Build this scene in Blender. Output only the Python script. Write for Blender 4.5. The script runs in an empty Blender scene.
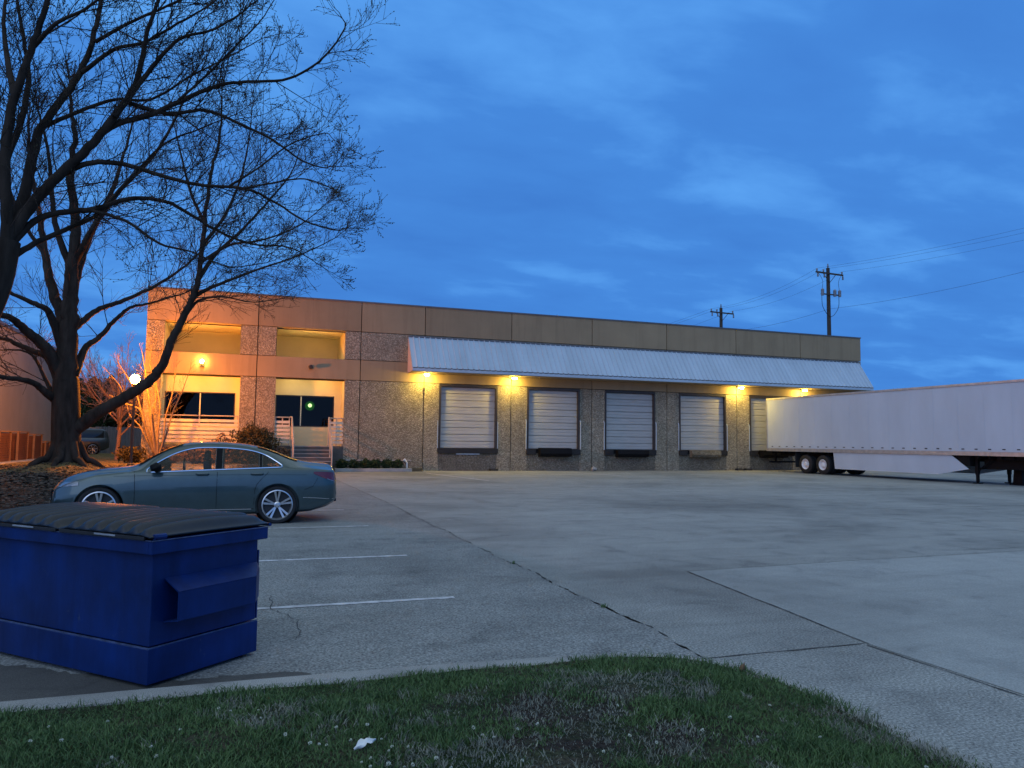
import bpy, bmesh, math, random
import numpy as np
from mathutils import Vector, Matrix
R = math.radians
PI = math.pi
rnd = random.Random(7)
scene = bpy.context.scene
col = scene.collection

# ------------------------------------------------------------------ camera model
F_PX = 755.0
CAMZ = 1.5
def _n(v): return v.normalized()
_Y = _n(Vector((243-512, -(439-384), -F_PX)))
_h = _n(Vector((2600-512, -(467-384), -F_PX)))
_X = _n(_h - _Y*_h.dot(_Y))
_Z = _X.cross(_Y)
MW = Matrix((_X, _Y, _Z))            # world = MW @ cam
def ray(px, py): return MW @ Vector((px-512, -(py-384), -F_PX))
def at(px, py, Y):
    r = ray(px, py); return Vector((0, 0, CAMZ)) + r*(Y/r.y)
def gnd(px, py, z=0.0):
    r = ray(px, py); return Vector((0, 0, CAMZ)) + r*((z-CAMZ)/r.z)

cd = bpy.data.cameras.new('camera'); cam = bpy.data.objects.new('camera', cd); col.objects.link(cam)
cd.sensor_width = 36; cd.lens = F_PX/1024*36; cd.clip_end = 3000; cd.clip_start = 0.05
cam.matrix_world = Matrix.Translation((0, 0, CAMZ)) @ MW.to_4x4()
scene.camera = cam
scene.view_settings.view_transform = 'Standard'
scene.view_settings.look = 'None'
scene.view_settings.exposure = 0.15
scene.view_settings.gamma = 1.0

# ------------------------------------------------------------------ materials
def newmat(name):
    m = bpy.data.materials.new(name); m.use_nodes = True
    nt = m.node_tree; b = nt.nodes['Principled BSDF']
    return m, nt, b
def N(nt, t, **kw):
    n = nt.nodes.new(t)
    for k, v in kw.items():
        if k in n.inputs.keys() if hasattr(n.inputs, 'keys') else False: n.inputs[k].default_value = v
        else: setattr(n, k, v)
    return n
def ramp(nt, src, stops):
    r = nt.nodes.new('ShaderNodeValToRGB')
    e = r.color_ramp.elements
    e[0].position, e[0].color = stops[0][0], (*stops[0][1], 1) if len(stops[0][1]) == 3 else stops[0][1]
    e[1].position, e[1].color = stops[-1][0], (*stops[-1][1], 1)
    for p, c in stops[1:-1]:
        x = e.new(p); x.color = (*c, 1)
    nt.links.new(src, r.inputs[0]); return r.outputs[0]
def noise(nt, scale, detail=4, rough=.55, vec=None, dist=0.0):
    n = nt.nodes.new('ShaderNodeTexNoise'); n.inputs['Scale'].default_value = scale
    n.inputs['Detail'].default_value = detail; n.inputs['Roughness'].default_value = rough
    n.inputs['Distortion'].default_value = dist
    if vec is not None: nt.links.new(vec, n.inputs['Vector'])
    return n.outputs[0]
def mix(nt, a, b, f, mode='MIX'):
    m = nt.nodes.new('ShaderNodeMix'); m.data_type = 'RGBA'; m.blend_type = mode
    for s, v in ((6, a), (7, b), (0, f)):
        if isinstance(v, (tuple, list)): m.inputs[s].default_value = (*v, 1)
        elif isinstance(v, (int, float)): m.inputs[s].default_value = v
        else: nt.links.new(v, m.inputs[s])
    return m.outputs[2]
def bump(nt, b, h, strength=.3, dist=.01):
    n = nt.nodes.new('ShaderNodeBump'); n.inputs['Strength'].default_value = strength
    n.inputs['Distance'].default_value = dist
    nt.links.new(h, n.inputs['Height']); nt.links.new(n.outputs[0], b.inputs['Normal'])
def coord(nt, stretch=None):
    t = nt.nodes.new('ShaderNodeTexCoord').outputs['Object']
    if stretch:
        m = nt.nodes.new('ShaderNodeMapping'); m.inputs['Scale'].default_value = stretch
        nt.links.new(t, m.inputs[0]); return m.outputs[0]
    return t
def simple(name, c, rough=.6, metal=0.0, var=.25, scale=3.0, bmp=0.0, bscale=40, spec=.5, coat=0.0, stretch=None, dark=None):
    m, nt, b = newmat(name)
    v = coord(nt, stretch)
    n = noise(nt, scale, 5, .6, v)
    lo = tuple(x*(1-var) for x in c) if dark is None else dark
    hi = tuple(min(1, x*(1+var*.6)) for x in c)
    nt.links.new(ramp(nt, n, [(.3, lo), (.7, hi)]), b.inputs['Base Color'])
    b.inputs['Roughness'].default_value = rough; b.inputs['Metallic'].default_value = metal
    b.inputs['Specular IOR Level'].default_value = spec
    b.inputs['Coat Weight'].default_value = coat
    if bmp: bump(nt, b, noise(nt, bscale, 4, .6, v), bmp, .01)
    return m
def emit(name, c, s):
    m = bpy.data.materials.new(name); m.use_nodes = True; nt = m.node_tree
    nt.nodes.remove(nt.nodes['Principled BSDF'])
    e = nt.nodes.new('ShaderNodeEmission'); e.inputs[0].default_value = (*c, 1); e.inputs[1].default_value = s
    nt.links.new(e.outputs[0], nt.nodes['Material Output'].inputs[0]); return m

M = {}
def concrete_mat(name, base, blotch=.5, agg=.35, warm=(1, 1, 1), grain=160):
    m, nt, b = newmat(name); v = coord(nt)
    big = noise(nt, .22, 6, .62, v, .4)
    mid = noise(nt, 1.7, 7, .68, v, .6)
    fine = noise(nt, grain, 3, .7, v)
    c1 = tuple(x*w for x, w in zip(base, warm))
    a = ramp(nt, big, [(.32, tuple(x*(1-blotch*.5) for x in c1)), (.5, c1), (.7, tuple(x*1.18 for x in c1))])
    a = mix(nt, a, ramp(nt, mid, [(.3, (.55, .55, .55)), (.46, (.93, .93, .93)), (.72, (1.12, 1.12, 1.1))]), .75*blotch+.2, 'MULTIPLY')
    a = mix(nt, a, ramp(nt, fine, [(.3, (1-agg,)*3), (.5, (1, 1, 1)), (.72, (1+agg*1.3,)*3)]), 1.0, 'MULTIPLY')
    # streaks left by wheels and water, running along the court
    st = noise(nt, 1.0, 5, .6, coord(nt, (.25, 2.2, 1)), .8)
    a = mix(nt, a, ramp(nt, st, [(.36, (.72, .71, .7)), (.52, (1, 1, 1)), (.8, (1.07, 1.07, 1.07))]), .55*blotch, 'MULTIPLY')
    vo = nt.nodes.new('ShaderNodeTexVoronoi'); vo.inputs['Scale'].default_value = 2.3; nt.links.new(v, vo.inputs['Vector'])
    spots = ramp(nt, vo.outputs['Distance'], [(.04, (.45, .45, .45)), (.09, (1, 1, 1))])
    a = mix(nt, a, spots, .6*blotch, 'MULTIPLY')
    nt.links.new(a, b.inputs['Base Color'])
    b.inputs['Roughness'].default_value = .82; b.inputs['Specular IOR Level'].default_value = .35
    ad = nt.nodes.new('ShaderNodeMath'); ad.operation = 'ADD'
    nt.links.new(mid, ad.inputs[0]); nt.links.new(fine, ad.inputs[1])
    bump(nt, b, ad.outputs[0], .2, .005)
    return m
M['pave'] = concrete_mat('worn_concrete', (.25, .258, .24), .75, .7, grain=60)
M['pave_new'] = concrete_mat('newer_concrete', (.29, .305, .29), .5, .25, grain=75)
M['kerb'] = concrete_mat('kerb_concrete', (.36, .35, .33), .6, .2)
M['kerb_old'] = concrete_mat('weathered_kerb_concrete', (.29, .29, .27), .9, .5)
M['dark_ground'] = concrete_mat('dark_ground_concrete', (.085, .083, .075), .9, .5); M['pave_old'] = concrete_mat('darker_old_concrete', (.216, .223, .21), .8, .75, grain=55)
M['asphalt'] = concrete_mat('asphalt', (.06, .06, .062), .5, .4)
M['joint'] = simple('joint_dirt', (.05, .05, .045), .95, var=.6, scale=8)
M['line'] = simple('worn_white_paint', (.55, .55, .55), .7, var=.45, scale=9)

def panel_variation(nt, c, v, amt=.14):
    oi = nt.nodes.new('ShaderNodeObjectInfo')
    c = mix(nt, c, ramp(nt, oi.outputs['Random'], [(0, (1-amt,)*3), (1, (1+amt*.6,)*3)]), 1, 'MULTIPLY')
    mp_ = nt.nodes.new('ShaderNodeMapping'); mp_.inputs['Scale'].default_value = (2.6, 1, .22); nt.links.new(v, mp_.inputs[0])
    return mix(nt, c, ramp(nt, noise(nt, 1.0, 6, .62, mp_.outputs[0], .4), [(.34, (.74, .73, .72)), (.5, (1, 1, 1)), (.8, (1.06, 1.06, 1.06))]), .45, 'MULTIPLY')
def panel_paint(nm_, c0):
    m, nt, b = newmat(nm_); v = coord(nt)
    c = ramp(nt, noise(nt, .7, 5, .6, v), [(.3, tuple(x*.9 for x in c0)), (.7, tuple(x*1.08 for x in c0))])
    nt.links.new(panel_variation(nt, c, v), b.inputs['Base Color']); b.inputs['Roughness'].default_value = .8
    bump(nt, b, noise(nt, 60, 4, .6, v), .15, .01); return m
def pebble_mat(nm_, k=1.0):
    m, nt, b = newmat(nm_); v = coord(nt)
    vo = nt.nodes.new('ShaderNodeTexVoronoi'); vo.inputs['Scale'].default_value = 22.0; nt.links.new(v, vo.inputs['Vector'])
    sp = nt.nodes.new('ShaderNodeSeparateColor'); nt.links.new(vo.outputs['Color'], sp.inputs[0])
    c = ramp(nt, sp.outputs[0], [(0, (.20, .175, .145)), (.35, (.28, .255, .215)), (.7, (.35, .315, .27)), (1, (.48, .45, .4))])
    c = mix(nt, c, ramp(nt, vo.outputs['Distance'], [(.25, (1, 1, 1)), (.62, (.62, .6, .56))]), 1, 'MULTIPLY')
    c = mix(nt, c, ramp(nt, noise(nt, .9, 6, .65, v), [(.3, (.7, .7, .7)), (.7, (1.15, 1.15, 1.15))]), .7, 'MULTIPLY')
    c = mix(nt, panel_variation(nt, c, v, .1), (1.18, 1.13, .98), 1, 'MULTIPLY')
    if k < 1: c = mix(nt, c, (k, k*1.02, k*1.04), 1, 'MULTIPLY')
    nt.links.new(c, b.inputs['Base Color']); b.inputs['Roughness'].default_value = .85
    inv = nt.nodes.new('ShaderNodeMath'); inv.operation = 'SUBTRACT'; inv.inputs[0].default_value = 1
    nt.links.new(vo.outputs['Distance'], inv.inputs[1])
    bump(nt, b, inv.outputs[0], .9, .03)
    return m
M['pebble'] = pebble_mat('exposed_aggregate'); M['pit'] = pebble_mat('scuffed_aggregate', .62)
M['band'] = panel_paint('tan_painted_panel', (.31, .225, .13))
M['backing'] = simple('joint_shadow_backing', (.05, .045, .04), .9)
M['cream'] = simple('cream_painted_wall', (.68, .57, .34), .75, var=.07, scale=1.2, bmp=.1)
M['soffit'] = simple('recess_soffit', (.62, .52, .32), .8, var=.1)
M['rail'] = simple('painted_railing', (.42, .36, .3), .5, var=.15)
M['slat'] = simple('cream_slat', (.66, .6, .45), .5, var=.12, scale=6)
M['white_metal'] = simple('white_ribbed_metal', (.43, .52, .6), .42, .0, var=.12, scale=1.0, spec=.5, stretch=(1, .3, .3))
M['white_end'] = simple('pink_white_trim', (.62, .5, .46), .5, var=.1)
M['door'] = simple('white_dock_door', (.43, .42, .39), .5, var=.12, scale=2.2, stretch=(.5, 1, 3))
M['dark_metal'] = simple('dark_brown_steel', (.035, .028, .025), .5, var=.3)
M['black_rubber'] = simple('black_rubber', (.018, .018, .02), .8, var=.4, scale=8, bmp=.3)
M['tyre'] = simple('tyre_rubber', (.012, .012, .013), .78, var=.3, scale=10, bmp=.2)
M['cap'] = simple('parapet_flashing', (.16, .15, .15), .45, .5)
M['roof'] = simple('roof_membrane', (.3, .3, .3), .9)
M['trailer'] = simple('white_trailer_sheet', (.5, .575, .635), .4, var=.08, scale=.8, stretch=(1, 1, .35), bmp=.03, bscale=2)
M['alu'] = simple('aluminium_rail', (.5, .5, .5), .42, .6, var=.2, scale=4)
M['blackpaint'] = simple('black_chassis_paint', (.007, .007, .008), .65, var=.4, scale=5, spec=.15)
M['wheelmetal'] = simple('silver_wheel', (.62, .62, .63), .3, .85, var=.12, scale=8)
M['rimdark'] = simple('dark_wheel_recess', (.02, .02, .022), .5)
M['chrome'] = simple('chrome', (.75, .76, .78), .12, 1.0, var=.05)
M['bin'] = simple('blue_bin_paint', (.0004, .021, .125), .45, var=.4, scale=2.5, bmp=.14, bscale=14, spec=.3, coat=.0)
def scuff(m):
    nt = m.node_tree; b = nt.nodes['Principled BSDF']; src = b.inputs['Base Color'].links[0].from_socket; v = coord(nt, (1, 1, 1))
    a = noise(nt, 4.0, 8, .75, v, 1.2); f = ramp(nt, a, [(.66, (0, 0, 0)), (.72, (1, 1, 1))])
    c = mix(nt, src, (.07, .09, .14), mix(nt, (0, 0, 0), f, .55))
    g2 = noise(nt, 1.0, 6, .65, coord(nt, (3.5, 3.5, .5)), .5); c = mix(nt, c, ramp(nt, g2, [(.35, (.6, .62, .66)), (.6, (1.1, 1.1, 1.1))]), .8, 'MULTIPLY')
    nt.links.new(c, b.inputs['Base Color'])
    nt.links.new(ramp(nt, g2, [(.3, (.62,)*3), (.7, (.36,)*3)]), b.inputs['Roughness'])
scuff(M['bin'])
M['bin_edge'] = simple('scuffed_blue_edge', (.06, .09, .19), .6, var=.6, scale=14)
M['lid'] = simple('black_plastic_lid', (.006, .011, .02), .38, var=.35, scale=6, bmp=.12, spec=.42)
M['bark'] = simple('bark', (.045, .035, .028), .95, var=.5, scale=5, bmp=1.0, bscale=14, stretch=(1, 1, .25), spec=.1)
M['twig'] = simple('twig_bark', (.05, .038, .032), .95, var=.3, scale=5, spec=.1)
M['bud'] = simple('leaf_bud', (.07, .065, .035), .9, var=.3, spec=.1)
M['pale_bark'] = simple('smooth_pale_bark', (.2, .15, .11), .8, var=.35, scale=6, spec=.2)
M['bg_twig'] = simple('reddish_twig', (.32, .2, .17), .9, var=.3, scale=5, spec=.1)
M['wood_pole'] = simple('creosoted_wood', (.06, .045, .035), .9, var=.4, scale=6, stretch=(1, 1, .1))
M['porcelain'] = simple('grey_porcelain', (.2, .2, .22), .3)
M['wire'] = simple('cable_sheath', (.02, .02, .025), .6)
M['fence'] = simple('weathered_fence_board', (.17, .17, .175), .9, var=.4, scale=3, stretch=(4, 4, .3))
M['stucco'] = simple('pale_stucco', (.27, .27, .28), .85, var=.12, scale=.6, bmp=.2, bscale=60)
M['ac'] = simple('rust_brown_louvre', (.12, .055, .04), .65, var=.3, scale=4)
M['ac_post'] = simple('tan_frame', (.26, .17, .11), .6, var=.2)
M['leaf_dark'] = simple('evergreen_leaf', (.03, .05, .02), .7, var=.5, scale=4, spec=.2)
M['leaf_bush'] = simple('olive_bush_leaf', (.075, .06, .025), .7, var=.5, scale=5, spec=.2)
M['hedge'] = simple('hedge_leaf', (.03, .055, .02), .65, var=.5, scale=9, spec=.25)
M['tan_leaf'] = simple('dry_leaf', (.22, .13, .07), .85, var=.4, scale=9, spec=.2)
M['white'] = simple('white_plastic', (.75, .75, .75), .5, var=.1)
M['paper'] = simple('crumpled_paper', (.75, .77, .75), .8, var=.1, scale=20)
M['petal'] = simple('clover_petal', (.6, .62, .5), .8, var=.2, scale=60)
M['stem'] = simple('flower_stem', (.06, .11, .03), .8)
M['stair'] = concrete_mat('stair_concrete', (.11, .1, .09), .6, .2)
M['amber'] = simple('dark_red_lens', (.13, .006, .012), .12, var=.2, coat=.8)
M['lamp_clear'] = simple('headlight_lens', (.2, .21, .23), .08, .3, var=.3, scale=20, coat=1)

def glass_mat(name, tint, fac=.25):
    m = bpy.data.materials.new(name); m.use_nodes = True; nt = m.node_tree
    nt.nodes.remove(nt.nodes['Principled BSDF'])
    t = nt.nodes.new('ShaderNodeBsdfTransparent'); t.inputs[0].default_value = (*tint, 1)
    g = nt.nodes.new('ShaderNodeBsdfGlossy'); g.inputs[0].default_value = (.4, .4, .4, 1); g.inputs['Roughness'].default_value = .02
    fr = nt.nodes.new('ShaderNodeFresnel'); fr.inputs[0].default_value = 1.5
    mx = nt.nodes.new('ShaderNodeMixShader')
    nt.links.new(fr.outputs[0], mx.inputs[0]); nt.links.new(t.outputs[0], mx.inputs[1]); nt.links.new(g.outputs[0], mx.inputs[2])
    nt.links.new(mx.outputs[0], nt.nodes['Material Output'].inputs[0]); return m
M['glass'] = glass_mat('tinted_window_glass', (.16, .17, .16))
M['cabinglass'] = glass_mat('tinted_cabin_glass', (.78, .8, .8)); M['cabinglass'].node_tree.nodes['Glossy BSDF'].inputs[0].default_value = (.8, .8, .8, 1)
M['carglass'] = simple('dark_car_glass', (.012, .014, .018), .05, var=.05, spec=.45, coat=.1)

def paint_mat(name, c):
    m, nt, b = newmat(name)
    b.inputs['Base Color'].default_value = (*c, 1); b.inputs['Metallic'].default_value = .55
    b.inputs['Roughness'].default_value = .34; b.inputs['Coat Weight'].default_value = .9; b.inputs['Coat Roughness'].default_value = .06
    v = coord(nt); n = noise(nt, 5, 4, .6, v)
    nt.links.new(ramp(nt, n, [(.3, tuple(x*.9 for x in c)), (.7, tuple(x*1.08 for x in c))]), b.inputs['Base Color'])
    return m
M['carpaint'] = paint_mat('blue_grey_metallic_paint', (.05, .085, .09))
M['suvpaint'] = paint_mat('dark_grey_paint', (.06, .08, .10))

def lawn_mat(name, g1, g2, dry, soil, soil_amt):
    m, nt, b = newmat(name); v = coord(nt)
    c = ramp(nt, noise(nt, 14, 5, .7, v), [(.3, g1), (.7, g2)])
    c = mix(nt, c, dry, ramp(nt, noise(nt, 1.6, 6, .65, v), [(.5, (0, 0, 0)), (.62, (1, 1, 1))]))
    c = mix(nt, c, soil, ramp(nt, noise(nt, .9, 6, .7, v, .5), [(soil_amt, (0, 0, 0)), (soil_amt+.1, (1, 1, 1))]))
    c = mix(nt, c, ramp(nt, noise(nt, 45, 3, .7, v), [(.35, (.4, .4, .4)), (.65, (1.3, 1.3, 1.3))]), 1, 'MULTIPLY')
    nt.links.new(c, b.inputs['Base Color']); b.inputs['Roughness'].default_value = .95
    b.inputs['Specular IOR Level'].default_value = .1
    bump(nt, b, noise(nt, 22, 6, .75, v), 1.0, .05); return m
M['lawn'] = lawn_mat('winter_lawn', (.15, .12, .05), (.27, .2, .09), (.32, .24, .12), (.14, .10, .06), .6)
M['mulch'] = lawn_mat('mulch_and_litter', (.02, .018, .014), (.055, .045, .035), (.08, .06, .045), (.02, .016, .013), .5)
M['turf'] = lawn_mat('turf_soil', (.03, .055, .02), (.055, .085, .03), (.1, .09, .06), (.06, .048, .04), .52)
M['far'] = simple('far_ground', (.06, .065, .05), .95, var=.4, scale=.05)

# ------------------------------------------------------------------ mesh helpers
class MB:
    def __init__(s): s.v = []; s.f = []
    def add(s, vs, fs):
        o = len(s.v); s.v += [tuple(v) for v in vs]; s.f += [tuple(i+o for i in f) for f in fs]; return s
    def box(s, x0, y0, z0, x1, y1, z1, T=None):
        vs = [Vector(p) for p in ((x0,y0,z0),(x1,y0,z0),(x1,y1,z0),(x0,y1,z0),(x0,y0,z1),(x1,y0,z1),(x1,y1,z1),(x0,y1,z1))]
        if T is not None: vs = [T @ v for v in vs]
        return s.add(vs, [(0,3,2,1),(4,5,6,7),(0,1,5,4),(1,2,6,5),(2,3,7,6),(3,0,4,7)])
    def prism(s, pts, axis, a, b):
        """extrude polygon pts (2D) along axis from a to b"""
        n = len(pts); vs = []
        for t in (a, b):
            for p in pts:
                vs.append((t, p[0], p[1]) if axis == 'x' else (p[0], t, p[1]) if axis == 'y' else (p[0], p[1], t))
        fs = [tuple(range(n)), tuple(range(2*n-1, n-1, -1))] + [(i, (i+1) % n, (i+1) % n+n, i+n) for i in range(n)]
        return s.add(vs, fs)
    def tube(s, pts, rad, k=6, cap=True, closed=False):
        pts = [Vector(p) for p in pts]; n = len(pts)
        if n < 2: return s
        rr = rad if isinstance(rad, (list, tuple)) else [rad]*n
        o = len(s.v); t = (pts[1]-pts[0]).normalized()
        u = t.orthogonal().normalized()
        for i, p in enumerate(pts):
            if closed: tt = (pts[(i+1) % n]-pts[i-1]).normalized()
            else: tt = (pts[min(i+1, n-1)]-pts[max(i-1, 0)]).normalized()
            u = (u - tt*u.dot(tt))
            u = u.normalized() if u.length > 1e-6 else tt.orthogonal().normalized()
            w = tt.cross(u)
            for j in range(k):
                a = 2*PI*j/k; q = p + (u*math.cos(a)+w*math.sin(a))*rr[i]; s.v.append((q.x, q.y, q.z))
        for i in range(n-1 if not closed else n):
            i2 = (i+1) % n
            for j in range(k):
                a = o+i*k+j; b2 = o+i*k+(j+1) % k; c = o+i2*k+(j+1) % k; d = o+i2*k+j
                s.f.append((a, b2, c, d))
        if cap and not closed:
            s.f.append(tuple(o+j for j in range(k-1, -1, -1))); s.f.append(tuple(o+(n-1)*k+j for j in range(k)))
        return s
    def lathe(s, prof, k=24, axis='z', c=(0, 0, 0), a0=0, T=None):
        o = len(s.v); c = Vector(c)
        for (r, h) in prof:
            for j in range(k):
                a = a0+2*PI*j/k; x, y = r*math.cos(a), r*math.sin(a)
                p = Vector((x, y, h)) if axis == 'z' else Vector((x, h, y)) if axis == 'y' else Vector((h, x, y))
                p = p+c
                if T is not None: p = T @ p
                s.v.append(tuple(p))
        for i in range(len(prof)-1):
            for j in range(k): s.f.append((o+i*k+j, o+i*k+(j+1) % k, o+(i+1)*k+(j+1) % k, o+(i+1)*k+j))
        return s
    def grid(s, rows):
        o = len(s.v); n = len(rows[0])
        for r in rows: s.v += [tuple(p) for p in r]
        for i in range(len(rows)-1):
            for j in range(n-1): s.f.append((o+i*n+j, o+i*n+j+1, o+(i+1)*n+j+1, o+(i+1)*n+j))
        return s
    def build(s, name, m, parent=None, smooth=False, bevel=0, label=None, loc=None):
        me = bpy.data.meshes.new(name); me.from_pydata(s.v, [], s.f); me.validate(); me.update()
        ob = bpy.data.objects.new(name, me); col.objects.link(ob)
        me.materials.append(M[m] if isinstance(m, str) else m)
        if parent is not None: ob.parent = parent
        if loc is not None: ob.location = loc
        bm = bmesh.new(); bm.from_mesh(me); bmesh.ops.recalc_face_normals(bm, faces=bm.faces); bm.to_mesh(me); bm.free()
        if smooth:
            for p in me.polygons: p.use_smooth = True
            me.set_sharp_from_angle(angle=R(smooth if smooth is not True else 45))
        if bevel:
            md = ob.modifiers.new('bevel', 'BEVEL'); md.width = bevel; md.segments = 2; md.limit_method = 'ANGLE'; md.angle_limit = R(40)
        if label: ob['label'] = label
        return ob
def pieces(mb):
    # one MB per connected piece
    par = list(range(len(mb.v)))
    def find(i):
        while par[i] != i: par[i] = par[par[i]]; i = par[i]
        return i
    for f in mb.f:
        a = find(f[0])
        for q in f[1:]: par[find(q)] = a
    out = {}
    for f in mb.f: out.setdefault(find(f[0]), []).append(f)
    res = []
    for k in sorted(out):
        m = MB(); ix = {}
        for f in out[k]:
            nf = []
            for q in f:
                if q not in ix: ix[q] = len(m.v); m.v.append(mb.v[q])
                nf.append(ix[q])
            m.f.append(tuple(nf))
        res.append(m)
    return res
def empty(name, loc, label, cat, group=None, rz=0):
    o = bpy.data.objects.new(name, None); o.empty_display_size = .2; col.objects.link(o)
    o.location = loc; o.rotation_euler = (0, 0, rz); o['label'] = label; o['category'] = cat
    if group: o['group'] = group
    return o
def tag(o, label, cat, group=None):
    o['label'] = label; o['category'] = cat
    if group: o['group'] = group
    return o
def struct(o): o['kind'] = 'structure'; return o
def copy_tree(o, parent=None):
    c = o.copy(); col.objects.link(c); c.parent = parent
    for ch in list(o.children): copy_tree(ch, c)
    return c
def sstep(a, b, x):
    t = min(1, max(0, (x-a)/(b-a))); return t*t*(3-2*t)
def catmull(pts, n=6):
    pts = [Vector(p) for p in pts]; out = []
    P = [pts[0]*2-pts[1]] + pts + [pts[-1]*2-pts[-2]]
    for i in range(1, len(P)-2):
        for j in range(n):
            t = j/n; a, b, c, d = P[i-1], P[i], P[i+1], P[i+2]
            out.append(.5*((2*b)+(-a+c)*t+(2*a-5*b+4*c-d)*t*t+(-a+3*b-3*c+d)*t**3))
    out.append(pts[-1]); return out

# ------------------------------------------------------------------ ground
FY = 37.7        # facade plane
struct(MB().grid([[(-900, -300, -.09), (1100, -300, -.09)], [(-900, 1500, -.09), (1100, 1500, -.09)]]).build('ground', 'far'))
struct(MB().box(-3.2, -30, -.08, 130, 60, 0).build('parking_lot', 'pave'))
KX = -3.2; LY = 31.0
def kdist(x, y):
    # distance inside the left lawn from its kerb line
    if x <= KX: d = KX-x
    else: d = 0
    if y > LY: d = max(d, min(y-LY, 2.1-x)) if x <= 2.1 else 0
    return d
def lawn_h(x, y):
    d = kdist(x, y)
    b = .12+.27*sstep(0, 2.6, d)+.04*math.sin(x*1.3+y*.7)*sstep(0, 2, d)*.5
    b += .28*math.exp(-((x+5.95)**2+(y-31)**2)/1.3)
    return b
def near_h(x, y):
    e = min(4.68-y, 3.1-x)
    return .065+.075*sstep(0, .9, e)+.008*math.sin(x*5+y*3)
# left lawn sheet
def sheet(name, xs, ys, fn, m, inside=None):
    mb = MB(); idx = {}
    for i, x in enumerate(xs):
        for j, y in enumerate(ys):
            idx[i, j] = len(mb.v); mb.v.append((x, y, fn(x, y)))
    for i in range(len(xs)-1):
        for j in range(len(ys)-1):
            xc, yc = (xs[i]+xs[i+1])/2, (ys[j]+ys[j+1])/2
            if inside is None or inside(xc, yc): mb.f.append((idx[i, j], idx[i+1, j], idx[i+1, j+1], idx[i, j+1]))
    return mb.build(name, m, smooth=180)
xs = sorted(set([round(KX-.16-i*.45, 3) for i in range(0, 60)] + [round(KX-.16+i*.35, 3) for i in range(0, 16)] + [1.96]))
ys = [4.9+.45*i for i in range(0, 58)] + [31.16+.4*i for i in range(0, 80)]
def rough(x, y):
    return lawn_h(x, y)+.018*math.sin(7*x+3*y)*math.sin(5*y-2*x)
mul = struct(sheet('mulch_bed', xs, ys, lambda x, y: rough(x, y), 'mulch', lambda x, y: x < KX and y < 27.6))
def lawn_in(x, y):
    if y < 27.6: return False
    if y < 31.1 and x > KX: return False
    if x > 1.96: return False
    if y > FY-.02 and x > -4.4: return False
    return True
struct(sheet('lawn', xs, ys, lambda x, y: rough(x, y)+.0, 'lawn', lawn_in))
# kerb helper
def kerb(name, pts, w=.15, h=.12, z0=-.05, m='kerb'):
    mb = MB(); n = len(pts); L = []; Rr = []
    for i, p in enumerate(pts):
        a = Vector(pts[max(i-1, 0)]).to_2d(); b = Vector(pts[min(i+1, n-1)]).to_2d()
        t = (b-a).normalized(); nn = Vector((-t.y, t.x)); p = Vector(p).to_2d()
        L.append(p+nn*w/2); Rr.append(p-nn*w/2)
    rows = []
    for a, b in zip(L, Rr):
        m1 = a.lerp(b, .12); m2 = a.lerp(b, .88)
        rows.append([(a.x, a.y, z0), (a.x, a.y, h-.02), (m1.x, m1.y, h), (m2.x, m2.y, h), (b.x, b.y, h-.02), (b.x, b.y, z0)])
    mb.grid(rows)
    return struct(mb.build(name, m, smooth=40))
arc = lambda cx, cy, r, a0, a1, n=8: [(cx+r*math.cos(R(a0+(a1-a0)*i/n)), cy+r*math.sin(R(a0+(a1-a0)*i/n)), 0) for i in range(n+1)]
kerb('kerb', [(KX-.08, 4.9, 0), (KX-.08, 29.7, 0)] + arc(-2.08, 29.88, 1.2, 180, 90)[1:] + [(.8, 31.08, 0)] + arc(.8, 32.3, 1.22, -90, 0)[1:] + [(2.04, 36.0, 0)])
# near grass island with the camera on it
def near_in(x, y):
    if y > 4.92: return False
    if x > 3.27: return False
    # rounded corner
    cx, cy, r = 2.35, 4.0, .92
    if x > cx and y > cy and (x-cx)**2+(y-cy)**2 > r*r: return False
    return True
nx = [-6+.12*i for i in range(78)]; ny = [-4+.12*i for i in range(75)]
def near_sheet():
    # trim to a smooth boundary: build in polar-ish rows following the kerb line
    outer = [(-9, 4.68)] + [(-9+.4*i, 4.68) for i in range(1, 28)] + [(2.2, 4.68)] + [(2.2+.92*math.sin(R(a)), 3.76+.92*math.cos(R(a))) for a in range(6, 91, 6)] + [(3.12, 3.76-.4*i) for i in range(1, 24)]
    cxy = Vector((-.5, -1.5)); mb = MB(); rows = []
    fr = [0, .04, .08, .12, .18, .25, .33, .42, .52, .65, .8, .99]
    for (x, y) in outer:
        rows.append([(x+(cxy.x-x)*t, y+(cxy.y-y)*t, near_h(x+(cxy.x-x)*t, y+(cxy.y-y)*t)) for t in fr])
    mb.grid(rows); return struct(mb.build('turf', 'turf', smooth=180))
near_sheet()
kerb('kerb', [(-9, 4.85, 0), (0, 4.845, 0), (1.2, 4.82, 0), (1.8, 4.775, 0), (2.25, 4.745, 0)] + [(2.2+.985*math.sin(R(a)), 3.76+.985*math.cos(R(a)), 0) for a in range(8, 91, 8)] + [(3.185, 3, 0), (3.185, -5, 0)], .15, .062, m='kerb_old')

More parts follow.
